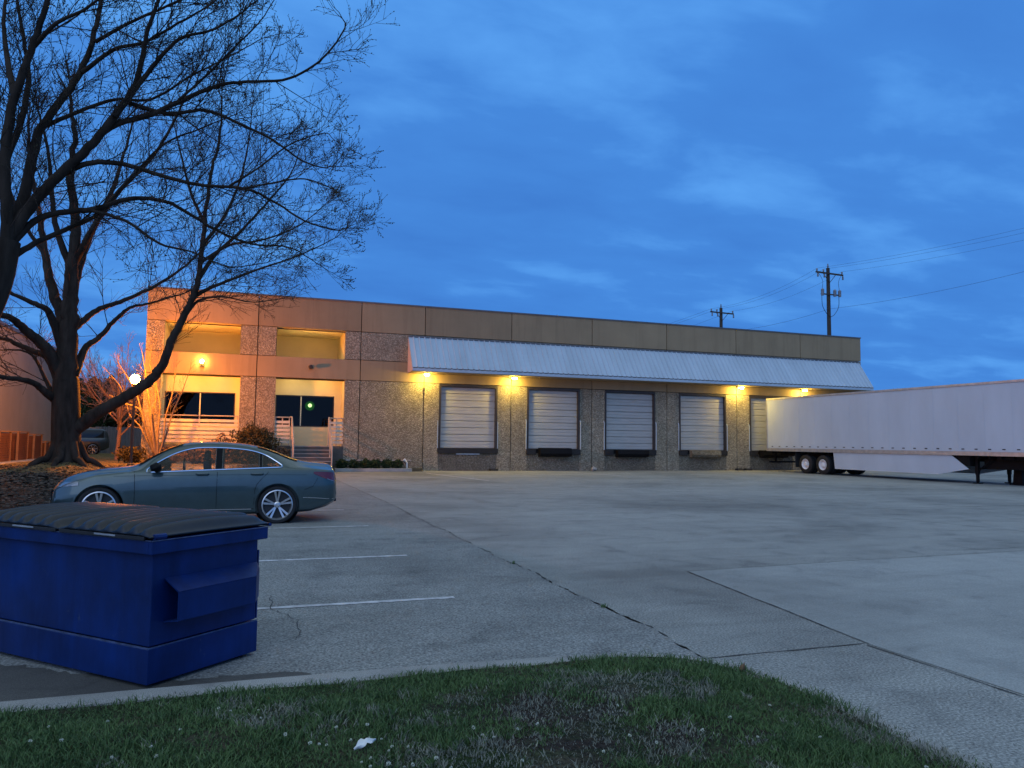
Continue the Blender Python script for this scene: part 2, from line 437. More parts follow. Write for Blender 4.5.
# joints and cracks
def strip(name, pts, w, m, z=.004, jag=.01, seg=.12, wj=.5, seed=1):
    rr = random.Random(seed); mb = MB(); rows = []
    P = []
    for a, b in zip(pts[:-1], pts[1:]):
        a = Vector((a[0], a[1])); b = Vector((b[0], b[1])); n = max(1, int((b-a).length/seg))
        P += [a.lerp(b, i/n) for i in range(n)]
    P.append(Vector(pts[-1][:2]))
    off = 0
    for i, p in enumerate(P):
        t = (P[min(i+1, len(P)-1)]-P[max(i-1, 0)]).normalized(); nn = Vector((-t.y, t.x))
        off = off*.8+rr.uniform(-jag, jag); ww = max(.0, w*(1+rr.uniform(-wj, wj)))*.5
        a = p+nn*(off+ww); b = p+nn*(off-ww); rows.append([(a.x, a.y, z), (b.x, b.y, z)])
    mb.grid(rows); return struct(mb.build(name, m))
struct(MB().add([(-3.2, -20, .004), (3.1, -20, .004), (3.1, 4.4, .004), (3.2, 5.6, .004), (3.2, 10, .004), (3.35, 18.3, .004), (3.4, 36.6, .004), (-3.2, 36.6, .004)], [(0, 1, 2, 3, 4, 5, 6, 7)]).build('old_pavement', 'pave_old'))
strip('pavement_joint', [(3.1, 4.45), (3.2, 5.6), (3.2, 10.0), (3.35, 18.3)], .014, 'joint', jag=.018, seg=.07, wj=1.8, seed=2)
strip('pavement_joint', [(3.35, 18.3), (3.4, 36)], .016, 'joint', z=.009, jag=.01, seed=3)
strip('pavement_joint', [(3.0, 4.67), (4.52, 4.64)], .014, 'joint', jag=.006, seed=4)
strip('pavement_joint', [(4.5, 4.6), (4.52, -3)], .012, 'joint', jag=.004, seed=5)
strip('pavement_joint', [(8.2, 16.0), (12.4, 15.4), (14.2, 14.5), (24, 14.2)], .022, 'joint', jag=.02, seed=6)
strip('pavement_joint', [(12.4, 15.4), (13.4, 9.7), (13.6, 2)], .016, 'joint', jag=.01, seed=7)
strip('pavement_joint', [(3.4, 16.1), (8.2, 16.0)], .012, 'joint', jag=.01, seed=8)
strip('pavement_joint', [(12.4, 15.4), (12.6, 36)], .014, 'joint', jag=.01, seed=9)
strip('pavement_joint', [(3.4, 26), (30, 26.2)], .014, 'joint', jag=.01, seed=10)
strip('pavement_joint', [(10, 8.35), (20, 8.3)], .012, 'joint', jag=.008, seed=11)
strip('pavement_joint', [(.30, 7.7), (.34, 7.1), (.5, 6.6), (.44, 6.0)], .006, 'joint', z=.012, jag=.022, seg=.06, seed=12)
def blotch(name, pts, m, z, seed, jag=.03):
    rr = random.Random(seed); out = []
    for i_, a in enumerate(pts):
        b = pts[(i_+1) % len(pts)]; a = Vector(a); b = Vector(b); n_ = max(1, int((b-a).length/.06))
        for k_ in range(n_):
            q = a.lerp(b, k_/n_); out.append((q.x+rr.gauss(0, jag), q.y+rr.gauss(0, jag), z))
    return struct(MB().add(out, [tuple(range(len(out)))]).build(name, m))
strip('soil_edge', [(2.2+1.075*math.sin(R(a)), 3.76+1.075*math.cos(R(a))) for a in range(12, 91, 6)]+[(3.28, 3), (3.28, -3)], .05, 'dark_ground', z=.012, jag=.012, wj=.8, seed=44)
blotch('dark_patch', [(-3, 4.9), (.15, 4.9), (.5, 5.06), (.28, 5.2), (-.25, 5.2), (-.6, 5.3), (-1.0, 5.6), (-1.7, 6.1), (-3, 6.4)], 'dark_ground', .008, 5, .018)  # darker jagged patch of ground between dumpster and kerb
# newer patch of concrete
struct(MB().add([(4.56, -4, .004), (30, -4, .004), (30, 8.3, .004), (7.5, 7.95, .004), (5.0, 7.82, .004), (4.54, 4.62, .004)], [(0, 1, 2, 3, 4, 5)]).build('concrete_patch', 'pave_new'))
strip('pavement_joint', [(5.0, 7.83), (7.5, 7.96), (12, 8.1)], .008, 'joint', z=.008, jag=.004, seed=13)
strip('pavement_joint', [(5.0, 7.83), (4.54, 4.62)], .009, 'joint', z=.008, jag=.006, seed=14)
# stall lines
for k, (y, x0, x1) in enumerate(((7.18, -3.0, 1.97), (9.94, -3.0, 2.08), (13.5, -3.0, 2.13), (16.7, -3.0, 2.1), (19.8, -3.0, 2.1))):
    strip('parking_line', [(x0, y), (x1, y-.03)], .085, 'line', z=.008, jag=.002, seg=.05, wj=.22, seed=30+k)
strip('parking_line', [(8.15, 35.0), (9.0, 27.9)], .09, 'line', z=.008, jag=.002, wj=.4, seed=40)
strip('parking_line', [(15.6, 37.0), (16.6, 31.5)], .09, 'line', z=.008, jag=.002, wj=.4, seed=41)
# path strip beside neighbour building
struct(MB().box(-9.6, 34, .2, -8.9, 52, .425).build('path', 'kerb'))

# ------------------------------------------------------------------ warehouse
bld = empty('warehouse', (0, FY, 0), 'long tan and pebble-faced warehouse with dock doors, white canopy and lit office entry', 'warehouse')
def B(mb, name, m, parent=bld, **kw):
    o = mb.build(name, m, None, **kw); o.parent = parent
    # geometry is authored in world space: undo parents' offsets
    off = Vector((0, 0, 0)); p = parent
    while p is not None: off += p.location; p = p.parent
    o.location = -off; return o
def BE(mb, name, m, parent=bld, **kw): return [B(q, name, m, parent, **kw) for q in pieces(mb)]
J = [-4.32, .49, 5.36, 8.6, 13.31, 18.04, 22.77, 27.5, 32.2, 36.92]
UP = {0: (-3.57, -.28), 1: (1.33, 4.6)}
LO = {0: (-3.66, -.22), 1: (1.38, 4.63)}
DO = [(9.4, 12.55), (14.22, 17.3), (18.82, 22.0), (23.56, 26.75), (28.4, 31.5), (33.0, 36.1)]
T = .22; g = .02
for i in range(9):
    x0, x1 = J[i]+g, J[i+1]-g
    if i == 0: x0 = J[0]
    if i == 8: x1 = J[9]
    wp = MB()
    def pb(a, z0, b, z1): wp.box(a, FY, z0, b, FY+T, z1)
    if i in UP: pb(x0, 5.5, UP[i][0], 6.88); pb(UP[i][1], 5.5, x1, 6.88)
    else: pb(x0, 5.5, x1, 6.88)
    if i in LO: pb(x0, 0, LO[i][0], 4.45); pb(LO[i][1], 0, x1, 4.45)
    elif i >= 3:
        d = DO[i-3]; pb(x0, 0, d[0], 4.45); pb(d[1], 0, x1, 4.45)
    else: pb(x0, 0, x1, 4.45)
    w = BE(wp, 'wall_panel', 'pebble')[0]
    B(MB().box(x0, FY-.012, 6.91, x1, FY+T, 8.36), 'painted_band', 'band', w)
    B(MB().box(x0, FY-.012, 4.48, x1, FY+T, 5.47), 'painted_band', 'band', w)
    # dark joint behind
bk = MB()
for z0, z1 in ((6.89, 8.3), (4.46, 5.49)): bk.box(J[0]+.05, FY+T+.004, z0-.05, J[9]-.05, FY+T+.1, z1)
bk.box(4.9, FY+T+.004, 0, 9.1, FY+T+.1, 4.4); bk.box(-.2, FY+T+.004, 0, 1.36, FY+T+.1, 6.9)
bk.box(4.7, FY+T+.004, 5.4, J[9]-.05, FY+T+.1, 6.85)
for i in range(3, 9):
    a = J[i+1] if i < 8 else 36.9
    if i < 8: bk.box(DO[i-3][1]+.02, FY+T+.004, 0, DO[i-2][0]-.02, FY+T+.1, 4.42)
bk.box(-4.25, FY+T+.004, 0, -3.68, FY+T+.1, 6.9)
B(bk, 'joint_backing', 'backing')
# side, rear walls and roof
DY = 50
B(MB().box(J[0], FY+T+.002, 0, J[0]+.2, FY+DY, 8.36), 'side_wall', 'band')
B(MB().box(J[9]-.2, FY+T+.002, 0, J[9], FY+DY, 8.36), 'side_wall', 'band')
B(MB().box(J[0]+.2, FY+DY-.2, 0, J[9]-.2, FY+DY, 8.36), 'rear_wall', 'band')
B(MB().box(J[0]+.2, FY+T+.1, 7.6, J[9]-.2, FY+DY-.2, 7.7), 'roof', 'roof')
BE(MB().box(J[0]-.03, FY-.05, 8.36, J[9]+.03, FY+.3, 8.43).box(J[0]-.03, FY+.3, 8.36, J[0]+.3, FY+DY, 8.43).box(J[9]-.3, FY+.3, 8.36, J[9]+.03, FY+DY, 8.43), 'parapet_flashing', 'cap')
# upper recesses
for i, (a, b) in UP.items():
    d = 3.3
    B(MB().box(a-.05, FY+d, 5.0, b+.05, FY+d+.1, 7.0), 'recess_wall', 'cream')
    B(MB().box(a-.1, FY+T+.002, 6.88, b+.1, FY+d, 6.95), 'soffit', 'soffit')
    BE(MB().box(a-.1, FY+T+.002, 5.2, a, FY+d, 6.88).box(b, FY+T+.002, 5.2, b+.1, FY+d, 6.88), 'reveal', 'cream')
    B(MB().box(a-.1, FY+T+.002, 5.1, b+.1, FY+d, 5.2), 'recess_floor', 'cream')
# ground-floor recesses with window, cream wall, slatted rail
gd = 1.25
WIN = {0: (-3.55, -.42, 2.22, 3.72, -2.0), 1: (1.44, 4.28, 2.14, 3.70, 2.66)}
for i, (a, b) in LO.items():
    yb = FY+gd
    wx0, wx1, wz0, wz1, wm = WIN[i]
    B(MB().box(a-.05, yb, 1.2, wx0, yb+.12, 4.8).box(wx1, yb, 1.2, b+.05, yb+.12, 4.8).box(wx0, yb, 1.2, wx1, yb+.12, wz0).box(wx0, yb, wz1, wx1, yb+.12, 4.8), 'entry_wall', 'cream')
    B(MB().box(a-.1, FY+T+.002, 4.8, b+.1, yb+.12, 4.85), 'soffit', 'soffit')
    BE(MB().box(a-.1, FY+T+.002, 1.2, a, yb, 4.8).box(b, FY+T+.002, 1.2, b+.1, yb, 4.8), 'reveal', 'cream')
    B(MB().box(a, FY+.0, 0, b, yb, 1.2), 'entry_platform', 'stair')
    wn = B(MB().box(wx0, yb+.03, wz0, wx0+.05, yb+.1, wz1).box(wx1-.05, yb+.03, wz0, wx1, yb+.1, wz1).box(wx0+.05, yb+.03, wz0, wx1-.05, yb+.1, wz0+.05)
           .box(wx0+.05, yb+.03, wz1-.05, wx1-.05, yb+.1, wz1).box(wm-.03, yb+.03, wz0+.05, wm+.03, yb+.1, wz1-.05), 'window', 'dark_metal')
    B(MB().box(wm-.025, yb+.015, wz0+.05, wm+.025, yb+.028, wz1-.05), 'mullion_cover', 'slat', wn)
    for (p, q) in ((wx0+.05, wm-.03), (wm+.03, wx1-.05)):
        B(MB().box(p, yb+.06, wz0+.05, q, yb+.07, wz1-.05), 'pane', 'glass', wn)
    # blinds half lit by the street: thin vertical fins inside
    fin = MB()
    for k in range(int((wx1-wx0)/.16)):
        x = wx0+.1+k*.16
        if i == 0 or x > 3.7 or x < 2.5: fin.box(x, yb+.2, wz0, x+.06, yb+.215, wz1)
    BE(fin, 'blind', 'fence', wn)
    B(MB().box(a, yb+4.5, 1.0, b, yb+4.6, 4.4).box(a-.1, yb+.12, 1.0, a, yb+4.6, 4.4).box(b, yb+.12, 1.0, b+.1, yb+4.6, 4.4).box(a, yb+.12, 4.4, b, yb+4.6, 4.45).box(a, yb+.12, .95, b, yb+4.6, 1.0), 'room_lining', 'backing')
# glowing disc behind the right window, in place of a lamp reflection there
M['e_green'] = emit('green_white_glow', (.7, 1.0, .4), 60)
B(MB().lathe([(0, 0), (.1, 0), (.085, .05), (0, .06)], 20, 'y', (3.25, FY+gd+1.98, 3.3)), 'reflection_disc', 'e_green')
M['e_halo'] = emit('green_halo_glow', (.06, .45, .03), 5)  # green halo around the bright spot, built as a dim glowing disc
B(MB().lathe([(0, 0), (.24, 0), (.2, .05), (0, .08)], 20, 'y', (3.25, FY+gd+2.06, 3.28)), 'green_halo_disc', 'e_halo')
# slatted balustrades
def slats(x0, x1, y, name='balustrade'):
    mb = MB(); z = 1.32
    while z < 2.28:
        mb.box(x0, y-.02, z, x1, y+.02, z+.125); z += .19
    o = B(mb, name, 'slat')
    r = MB(); r.tube([(x0, y, 2.56), (x1, y, 2.56)], .028, 8); r.tube([(x0, y, 2.36), (x1, y, 2.36)], .02, 8)
    for x in (x0+.03, (x0+x1)/2, x1-.03): r.box(x-.025, y+.022, 1.2, x+.025, y+.06, 2.56)
    B(r, 'rail', 'rail', o); return o
slats(-3.64, -.24, FY+.1)
slats(1.4, 2.1, FY+.1); slats(3.98, 4.62, FY+.1)
# steps
st = MB()
ns = 7
for k in range(ns):
    st.box(2.12, FY-.28*(ns-k)+.0, k*1.2/ns*1.0, 3.96, FY-.002, (k+1)*1.2/ns-.002) if k == 0 else st.box(2.12, FY-.28*(ns-k), k*1.2/ns+.001, 3.96, FY-.002, (k+1)*1.2/ns)
sto = B(st, 'steps', 'stair')
nos = MB()
for k in range(ns): nos.box(2.13, FY-.28*(ns-k)-.012, (k+1)*1.2/ns-.03, 3.95, FY-.28*(ns-k)-.002, (k+1)*1.2/ns+.004)
B(nos, 'nosing', 'rail', sto)
for x in (2.18, 3.9):
    h = MB(); h.tube([(x-.06 if x < 3 else x+.06, FY+.1, 2.58), (x, FY-.1, 2.58), (x, FY-.12, 2.5)], .03, 8)
    for dz in (2.5, 2.1): h.tube([(x, FY-.12, dz), (x, FY-1.9, dz-1.2)], .035, 8)
    for k in (0, .5, 1): h.tube([(x, FY-.12-1.78*k, 1.1-1.1*k), (x, FY-.12-1.78*k, 2.5-1.2*k)], .035, 8)
    B(h, 'handrail', 'rail')
# recessed soffit lights that light the entries
M['e_warm'] = emit('warm_downlight', (1, .73, .3), 230)
for (x, z, y) in ((-2.8, 4.79, .42), (-1.1, 4.79, .42), (2.2, 4.79, .42), (3.7, 4.79, .42)):
    B(MB().lathe([(0, 0), (.075, 0), (.085, .01)], 14, 'z', (x, FY+y, z-.006)), 'downlight', 'e_warm')
M['e_up'] = emit('added_recess_glow', (1, .66, .2), 75)  # added lights, hidden below the sill, that brighten the upper soffits
for x in (-2.0, 3.0):
    B(MB().box(x-.5, FY+.45, 5.23, x+.5, FY+.55, 5.26), 'added_uplight', 'e_up')
    B(MB().box(x-.52, FY+.43, 5.2, x+.52, FY+.57, 5.229), 'added_light_tray', 'dark_metal')
# wall lamps on the band
def walllamp(x, z, lit):
    f = B(MB().box(x-.09, FY-.06, z-.22, x+.09, FY-.014, z+.1), 'wall_lamp', 'dark_metal')
    B(MB().tube([(x, FY-.05, z-.15), (x, FY-.22, z-.18), (x, FY-.22, z-.06)], .02, 6), 'bracket', 'dark_metal', f)
    prof = [(.0, -.08), (.06, -.07), (.085, 0), (.075, .07), (0, .1)]
    B(MB().lathe(prof, 14, 'z', (x, FY-.22, z+.03)), 'globe', lit, f, smooth=True)
M['e_wall'] = emit('orange_wall_globe', (1, .5, .1), 160)
walllamp(-1.92, 5.02, M['e_wall'])
fl = B(MB().box(2.9, FY-.07, 4.92, 3.02, FY-.014, 5.12), 'floodlight', 'dark_metal')
B(MB().tube([(2.96, FY-.06, 5.02), (2.96, FY-.2, 5.05)], .025, 6).lathe([(.0, 0), (.07, .0), (.11, .2), (.1, .22), (0, .2)], 14, 'y', (2.96, FY-.42, 5.02)), 'lamp_head', 'dark_metal', fl, smooth=True)
# dock doors
def dock(i, d):
    x0, x1 = d; z0, z1 = 1.16, 4.42
    fr = B(MB().box(x0, FY-.03, z0, x0+.1, FY+.3, z1).box(x1-.1, FY-.03, z0, x1, FY+.3, z1).box(x0+.1, FY-.03, z1-.1, x1-.1, FY+.3, z1+.03), 'dock_door', 'dark_metal')
    mb = MB(); n = 9; hh = (z1-.1-z0)/n
    for k in range(n):
        a = z0+k*hh
        # each section is a shallow convex board with grooves
        mb.prism([(FY+.15, a+.010), (FY+.13, a+.03), (FY+.13, a+hh*.45), (FY+.142, a+hh*.5), (FY+.13, a+hh*.55), (FY+.13, a+hh-.03), (FY+.15, a+hh-.010), (FY+.2, a+hh-.012), (FY+.2, a+.012)], 'x', x0+.101, x1-.101)
    mb.box(x0+.101, FY+.205, z0, x1-.101, FY+.22, z1-.1)
    B(mb, 'sectional_panel', 'door', fr)
    g2 = MB()
    for x in (x0-.07, x1+.02):
        if i > 0: g2.tube([(x+.02, FY-.05, z0-.02), (x+.02, FY-.06, z0+1.45), (x+.02, FY-.005, z0+1.55)], .028, 6)
        else: g2.box(x, FY-.035, z0, x+.035, FY-.005, z0+1.4)
    BE(g2, 'track_guard', 'white_metal', fr)
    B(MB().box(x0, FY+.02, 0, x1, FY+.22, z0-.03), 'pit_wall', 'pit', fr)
    if i == 0:
        B(MB().box(x0-.05, FY-.1, .9, x1+.05, FY+.01, 1.155), 'bumper', 'black_rubber', fr, bevel=.01)
        B(MB().box(x0+.95, FY-.05, .84, x1-.95, FY-.0, .895), 'dock_lip', 'white_metal', fr)
    else:
        B(MB().box(x0-.02, FY-.11, .86, x0+.5, FY+.01, 1.155), 'bumper', 'black_rubber', fr, bevel=.01)
        B(MB().box(x1-.5, FY-.11, .86, x1+.02, FY+.01, 1.155), 'bumper', 'black_rubber', fr, bevel=.01)
        lv = MB()
        dz = (.16, .0, .02, .1, 0)[i-1]
        lv.prism([(FY-.02, 1.16+dz*.4), (FY-.35, 1.14+dz*.4), (FY-.4, .92), (FY-.32, .78), (FY-.02, .74)], 'x', x0+.65, x1-.6)
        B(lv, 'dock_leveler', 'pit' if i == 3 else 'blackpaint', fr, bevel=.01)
        B(MB().box(x0+.5, FY-.05, .93, x1-.5, FY+.01, 1.15), 'leveler_frame', 'blackpaint', fr)
for i, d in enumerate(DO): dock(i, d)
# canopy
CX0, CX1, CO = 7.75, 36.75, 1.15
def canopy():
    rows = []; x = CX0
    a = (FY-.02, 6.78); b = (FY-CO, 5.14)
    nrm = Vector((0, -(6.78-5.14), CO)).normalized()
    mb = MB(); prof = []
    x = CX0
    while x < CX1-.29:
        prof += [(x, 0), (x+.2, 0), (x+.225, .045), (x+.265, .045), (x+.29, 0)]; x += .29
    prof.append((CX1, 0))
    top = [(p, a[0]+nrm.y*h, a[1]+nrm.z*h) for p, h in prof]; bot = [(p, b[0]+nrm.y*h, b[1]+nrm.z*h) for p, h in prof]
    mb.grid([top, bot]); c = B(mb, 'canopy', 'white_metal')
    B(MB().prism([(FY-.02, 6.76), (FY-CO+.01, 5.13), (FY-CO+.01, 4.97), (FY-.02, 4.93)], 'x', CX0-.02, CX0+.0), 'end_panel', 'white_end', c)
    B(MB().prism([(FY-.02, 6.76), (FY-CO+.01, 5.13), (FY-CO+.01, 4.97), (FY-.02, 4.93)], 'x', CX1, CX1+.02), 'end_panel', 'white_end', c)
    B(MB().box(CX0, FY-CO-.02, 4.96, CX1, FY-CO+.01, 5.12), 'fascia', 'white_metal', c)
    B(MB().box(CX0, FY-CO+.012, 4.93, CX1, FY-.02, 4.955), 'soffit', 'band', c)
    B(MB().box(CX0, FY-.06, 6.775, CX1, FY-.014, 6.85), 'flashing', 'cap', c)
    dd = MB(); x = CX0+.03
    while x < CX1-.2: dd.box(x, FY-CO-.025, 5.09, x+.17, FY-CO-.021, 5.13).box(x+.17, FY-CO-.0235, 5.105, x+.29, FY-CO-.0215, 5.115); x += .29
    B(dd, 'closure_strip', 'cap', c)
canopy()
M['e_dock'] = emit('yellow_dock_lens', (1, .68, .12), 780)
for x in (8.62, 13.33, 27.5, 32.1):
    f = B(MB().box(x-.13, FY-.62, 4.86, x+.13, FY-.34, 4.928), 'dock_lamp', 'white')
    B(MB().prism([(FY-.56, 4.858), (FY-.38, 4.858), (FY-.38, 4.83), (FY-.54, 4.79)], 'x', x-.09, x+.09), 'lens', 'e_dock', f)
# little things on the wall
B(MB().box(8.55, FY-.08, 4.05, 8.63, FY-.002, 4.2).box(8.56, FY-.06, 3.85, 8.62, FY-.002, 3.95), 'sensor_box', 'dark_metal')
for x in (12.15, 27.35, 27.95):
    BE(MB().prism([(FY-.3, .004), (FY-.002, .004), (FY-.002, .12), (FY-.25, .12)], 'x', x, x+.4), 'drain_scupper', 'black_rubber')
B(MB().box(4.75, FY-.06, .5, 8.0, FY-.003, .56), 'conduit', 'rail')

# rubble stone at the wall
def blob(name, c, r, m, seed, sq=.7):
    rr = random.Random(seed); bm = bmesh.new(); bmesh.ops.create_icosphere(bm, subdivisions=3, radius=1)
    ph = [rr.uniform(0, 6) for _ in range(6)]
    for v in bm.verts:
        p = v.co; k = 1+.18*math.sin(3*p.x+ph[0])*math.sin(3*p.y+ph[1])+.1*math.sin(6*p.z+ph[2]+4*p.x)
        v.co = Vector((p.x*k*r, p.y*k*r, p.z*k*r*sq))
    me = bpy.data.meshes.new(name); bm.to_mesh(me); bm.free(); me.materials.append(M[m])
    for p in me.polygons: p.use_smooth = True
    o = bpy.data.objects.new(name, me); col.objects.link(o); o.location = c; return o
tag(blob('stone', (18.0, FY-.35, .1), .17, 'kerb', 4), 'small pale stone lying at the foot of the wall between second and third dock doors', 'stone')

# ------------------------------------------------------------------ hedge planter
pl = empty('planter', (6.1, FY-.6, 0), 'low concrete-kerbed planting bed in front of the pebble wall beside the entry steps', 'planter')
o = MB().box(-1.95, -.45, 0, 1.75, -.32, .16).box(1.62, -.32, 0, 1.75, .58, .16).box(-1.95, -.32, 0, -1.82, .58, .16).build('kerb_edge', 'kerb', pl, bevel=.01)
MB().box(-1.82, -.32, .0, 1.62, .58, .12).build('soil', 'mulch', pl)
def leaf_cloud(name, m, parent, c, rad, n, size, seed, shell=.55, flat=None, squash=1.0):
    rr = np.random.default_rng(seed)
    d = rr.normal(size=(n, 3)); d /= np.linalg.norm(d, axis=1)[:, None]
    # uneven outline: lumpy radius
    ph = rr.uniform(0, 6.28, 6)
    lump = 1+.16*np.sin(4*d[:, 0]+ph[0])*np.sin(4*d[:, 1]+ph[1])+.14*np.sin(7*d[:, 2]+ph[2]+5*d[:, 0])+.07*np.sin(13*d[:, 0]+ph[3])*np.sin(11*d[:, 2]+ph[4])
    t = (shell+(1-shell)*rr.random(n)**.6)*lump
    p = d*t[:, None]*np.array(rad)+np.array(c)
    a = rr.normal(size=(n, 3)); a /= np.linalg.norm(a, axis=1)[:, None]
    b = np.cross(a, rr.normal(size=(n, 3))); b /= np.linalg.norm(b, axis=1)[:, None]
    s = size*rr.uniform(.6, 1.4, n)[:, None]
    V = np.stack([p-a*s, p+b*s*.45, p+a*s, p-b*s*.45], 1).reshape(-1, 3)
    me = bpy.data.meshes.new(name); me.from_pydata(V.tolist(), [], [(4*i, 4*i+1, 4*i+2, 4*i+3) for i in range(n)])
    me.materials.append(M[m]); o = bpy.data.objects.new(name, me); col.objects.link(o)
    if parent: o.parent = parent
    return o
ords = ['nearest the entry steps, first of six', 'second from the entry steps', 'third from the entry steps', 'fourth from the entry steps', 'fifth from the entry steps', 'last before the white spout']
for k in range(6):
    x = 4.55+k*.55+rnd.uniform(-.05, .05); s = rnd.uniform(.9, 1.1)
    e = empty('hedge_shrub', (x, FY-.5, .12), 'round clipped green shrub in the planter, '+ords[k], 'shrub', 'clipped shrubs in the planter')
    leaf_cloud('foliage', 'hedge', e, (0, 0, .24), (.3*s, .28, .25*s), 900, .045, 50+k, .5)
    MB().tube([(0, 0, -.01), (.02, 0, .2), (0, .02, .35)], [.03, .025, .01], 6).tube([(0, 0, .05), (.12, .05, .3)], [.015, .006], 5).build('stem', 'bark', e)
sp = empty('hose_spout', (7.72, FY-.42, .12), 'white plastic spout standing at the right end of the planter', 'spout')
MB().tube([(0, 0, 0), (0, 0, .3), (-.04, 0, .38)], .04, 10).build('pipe', 'white', sp, smooth=True)
MB().tube([(-.04, 0, .36), (-.16, -.02, .46)], [.05, .08], 10).build('head', 'white', sp, smooth=True)
tag(MB().prism([(-.25, 0), (.3, 0), (.22, .13), (-.1, .17)], 'x', -.3, .35).build('splash_block', 'black_rubber', loc=(8.1, FY-.55, 0), bevel=.02), 'dark splash block on the pavement at the right end of the planter', 'splash block')
# olive bush in front of the pier
def bush(x, y, w, h, n, seed, label, m='leaf_bush'):
    z = lawn_h(x, y)-.02
    e = empty('bush', (x, y, z), label, 'bush')
    leaf_cloud('foliage', m, e, (0, 0, h*.55), (w, w*.8, h*.55), n, .07, seed, .35)
    mb = MB(); rr = random.Random(seed)
    for k in range(14):
        a = rr.uniform(0, 6.28); L = h*rr.uniform(.6, 1.12)
        p = [(0, 0, 0)] + [(w*.8*t*math.cos(a)*rr.uniform(.7, 1), w*.6*t*math.sin(a), L*t) for t in (.35, .7, 1)]
        mb.tube(p, [.03, .02, .012, .005], 5)
    mb.build('stem', 'bark', e); return e
bush(.5, FY-1.1, 1.0, 1.7, 4200, 3, 'large rounded olive-brown bush in front of the pebble pier between the two openings')
bush(-.85, FY-.9, .55, 1.2, 800, 5, 'thin twiggy bush before the right end of the slatted balustrade', 'tan_leaf')
bush(-2.1, FY-.8, .6, .75, 700, 6, 'low sparse brown shrub below the middle of the slatted balustrade', 'tan_leaf')
bush(-3.2, FY-1.2, .6, .6, 800, 8, 'low brown shrub beside the foot of the pale multi-stemmed tree', 'tan_leaf')
bush(1.65, FY-.9, .45, .95, 500, 9, 'small twiggy shrub squeezed against the left side of the entry steps', 'tan_leaf')
bush(-4.6, FY-.9, .6, .7, 800, 11, 'low dark shrub at the left corner of the office', 'leaf_bush')

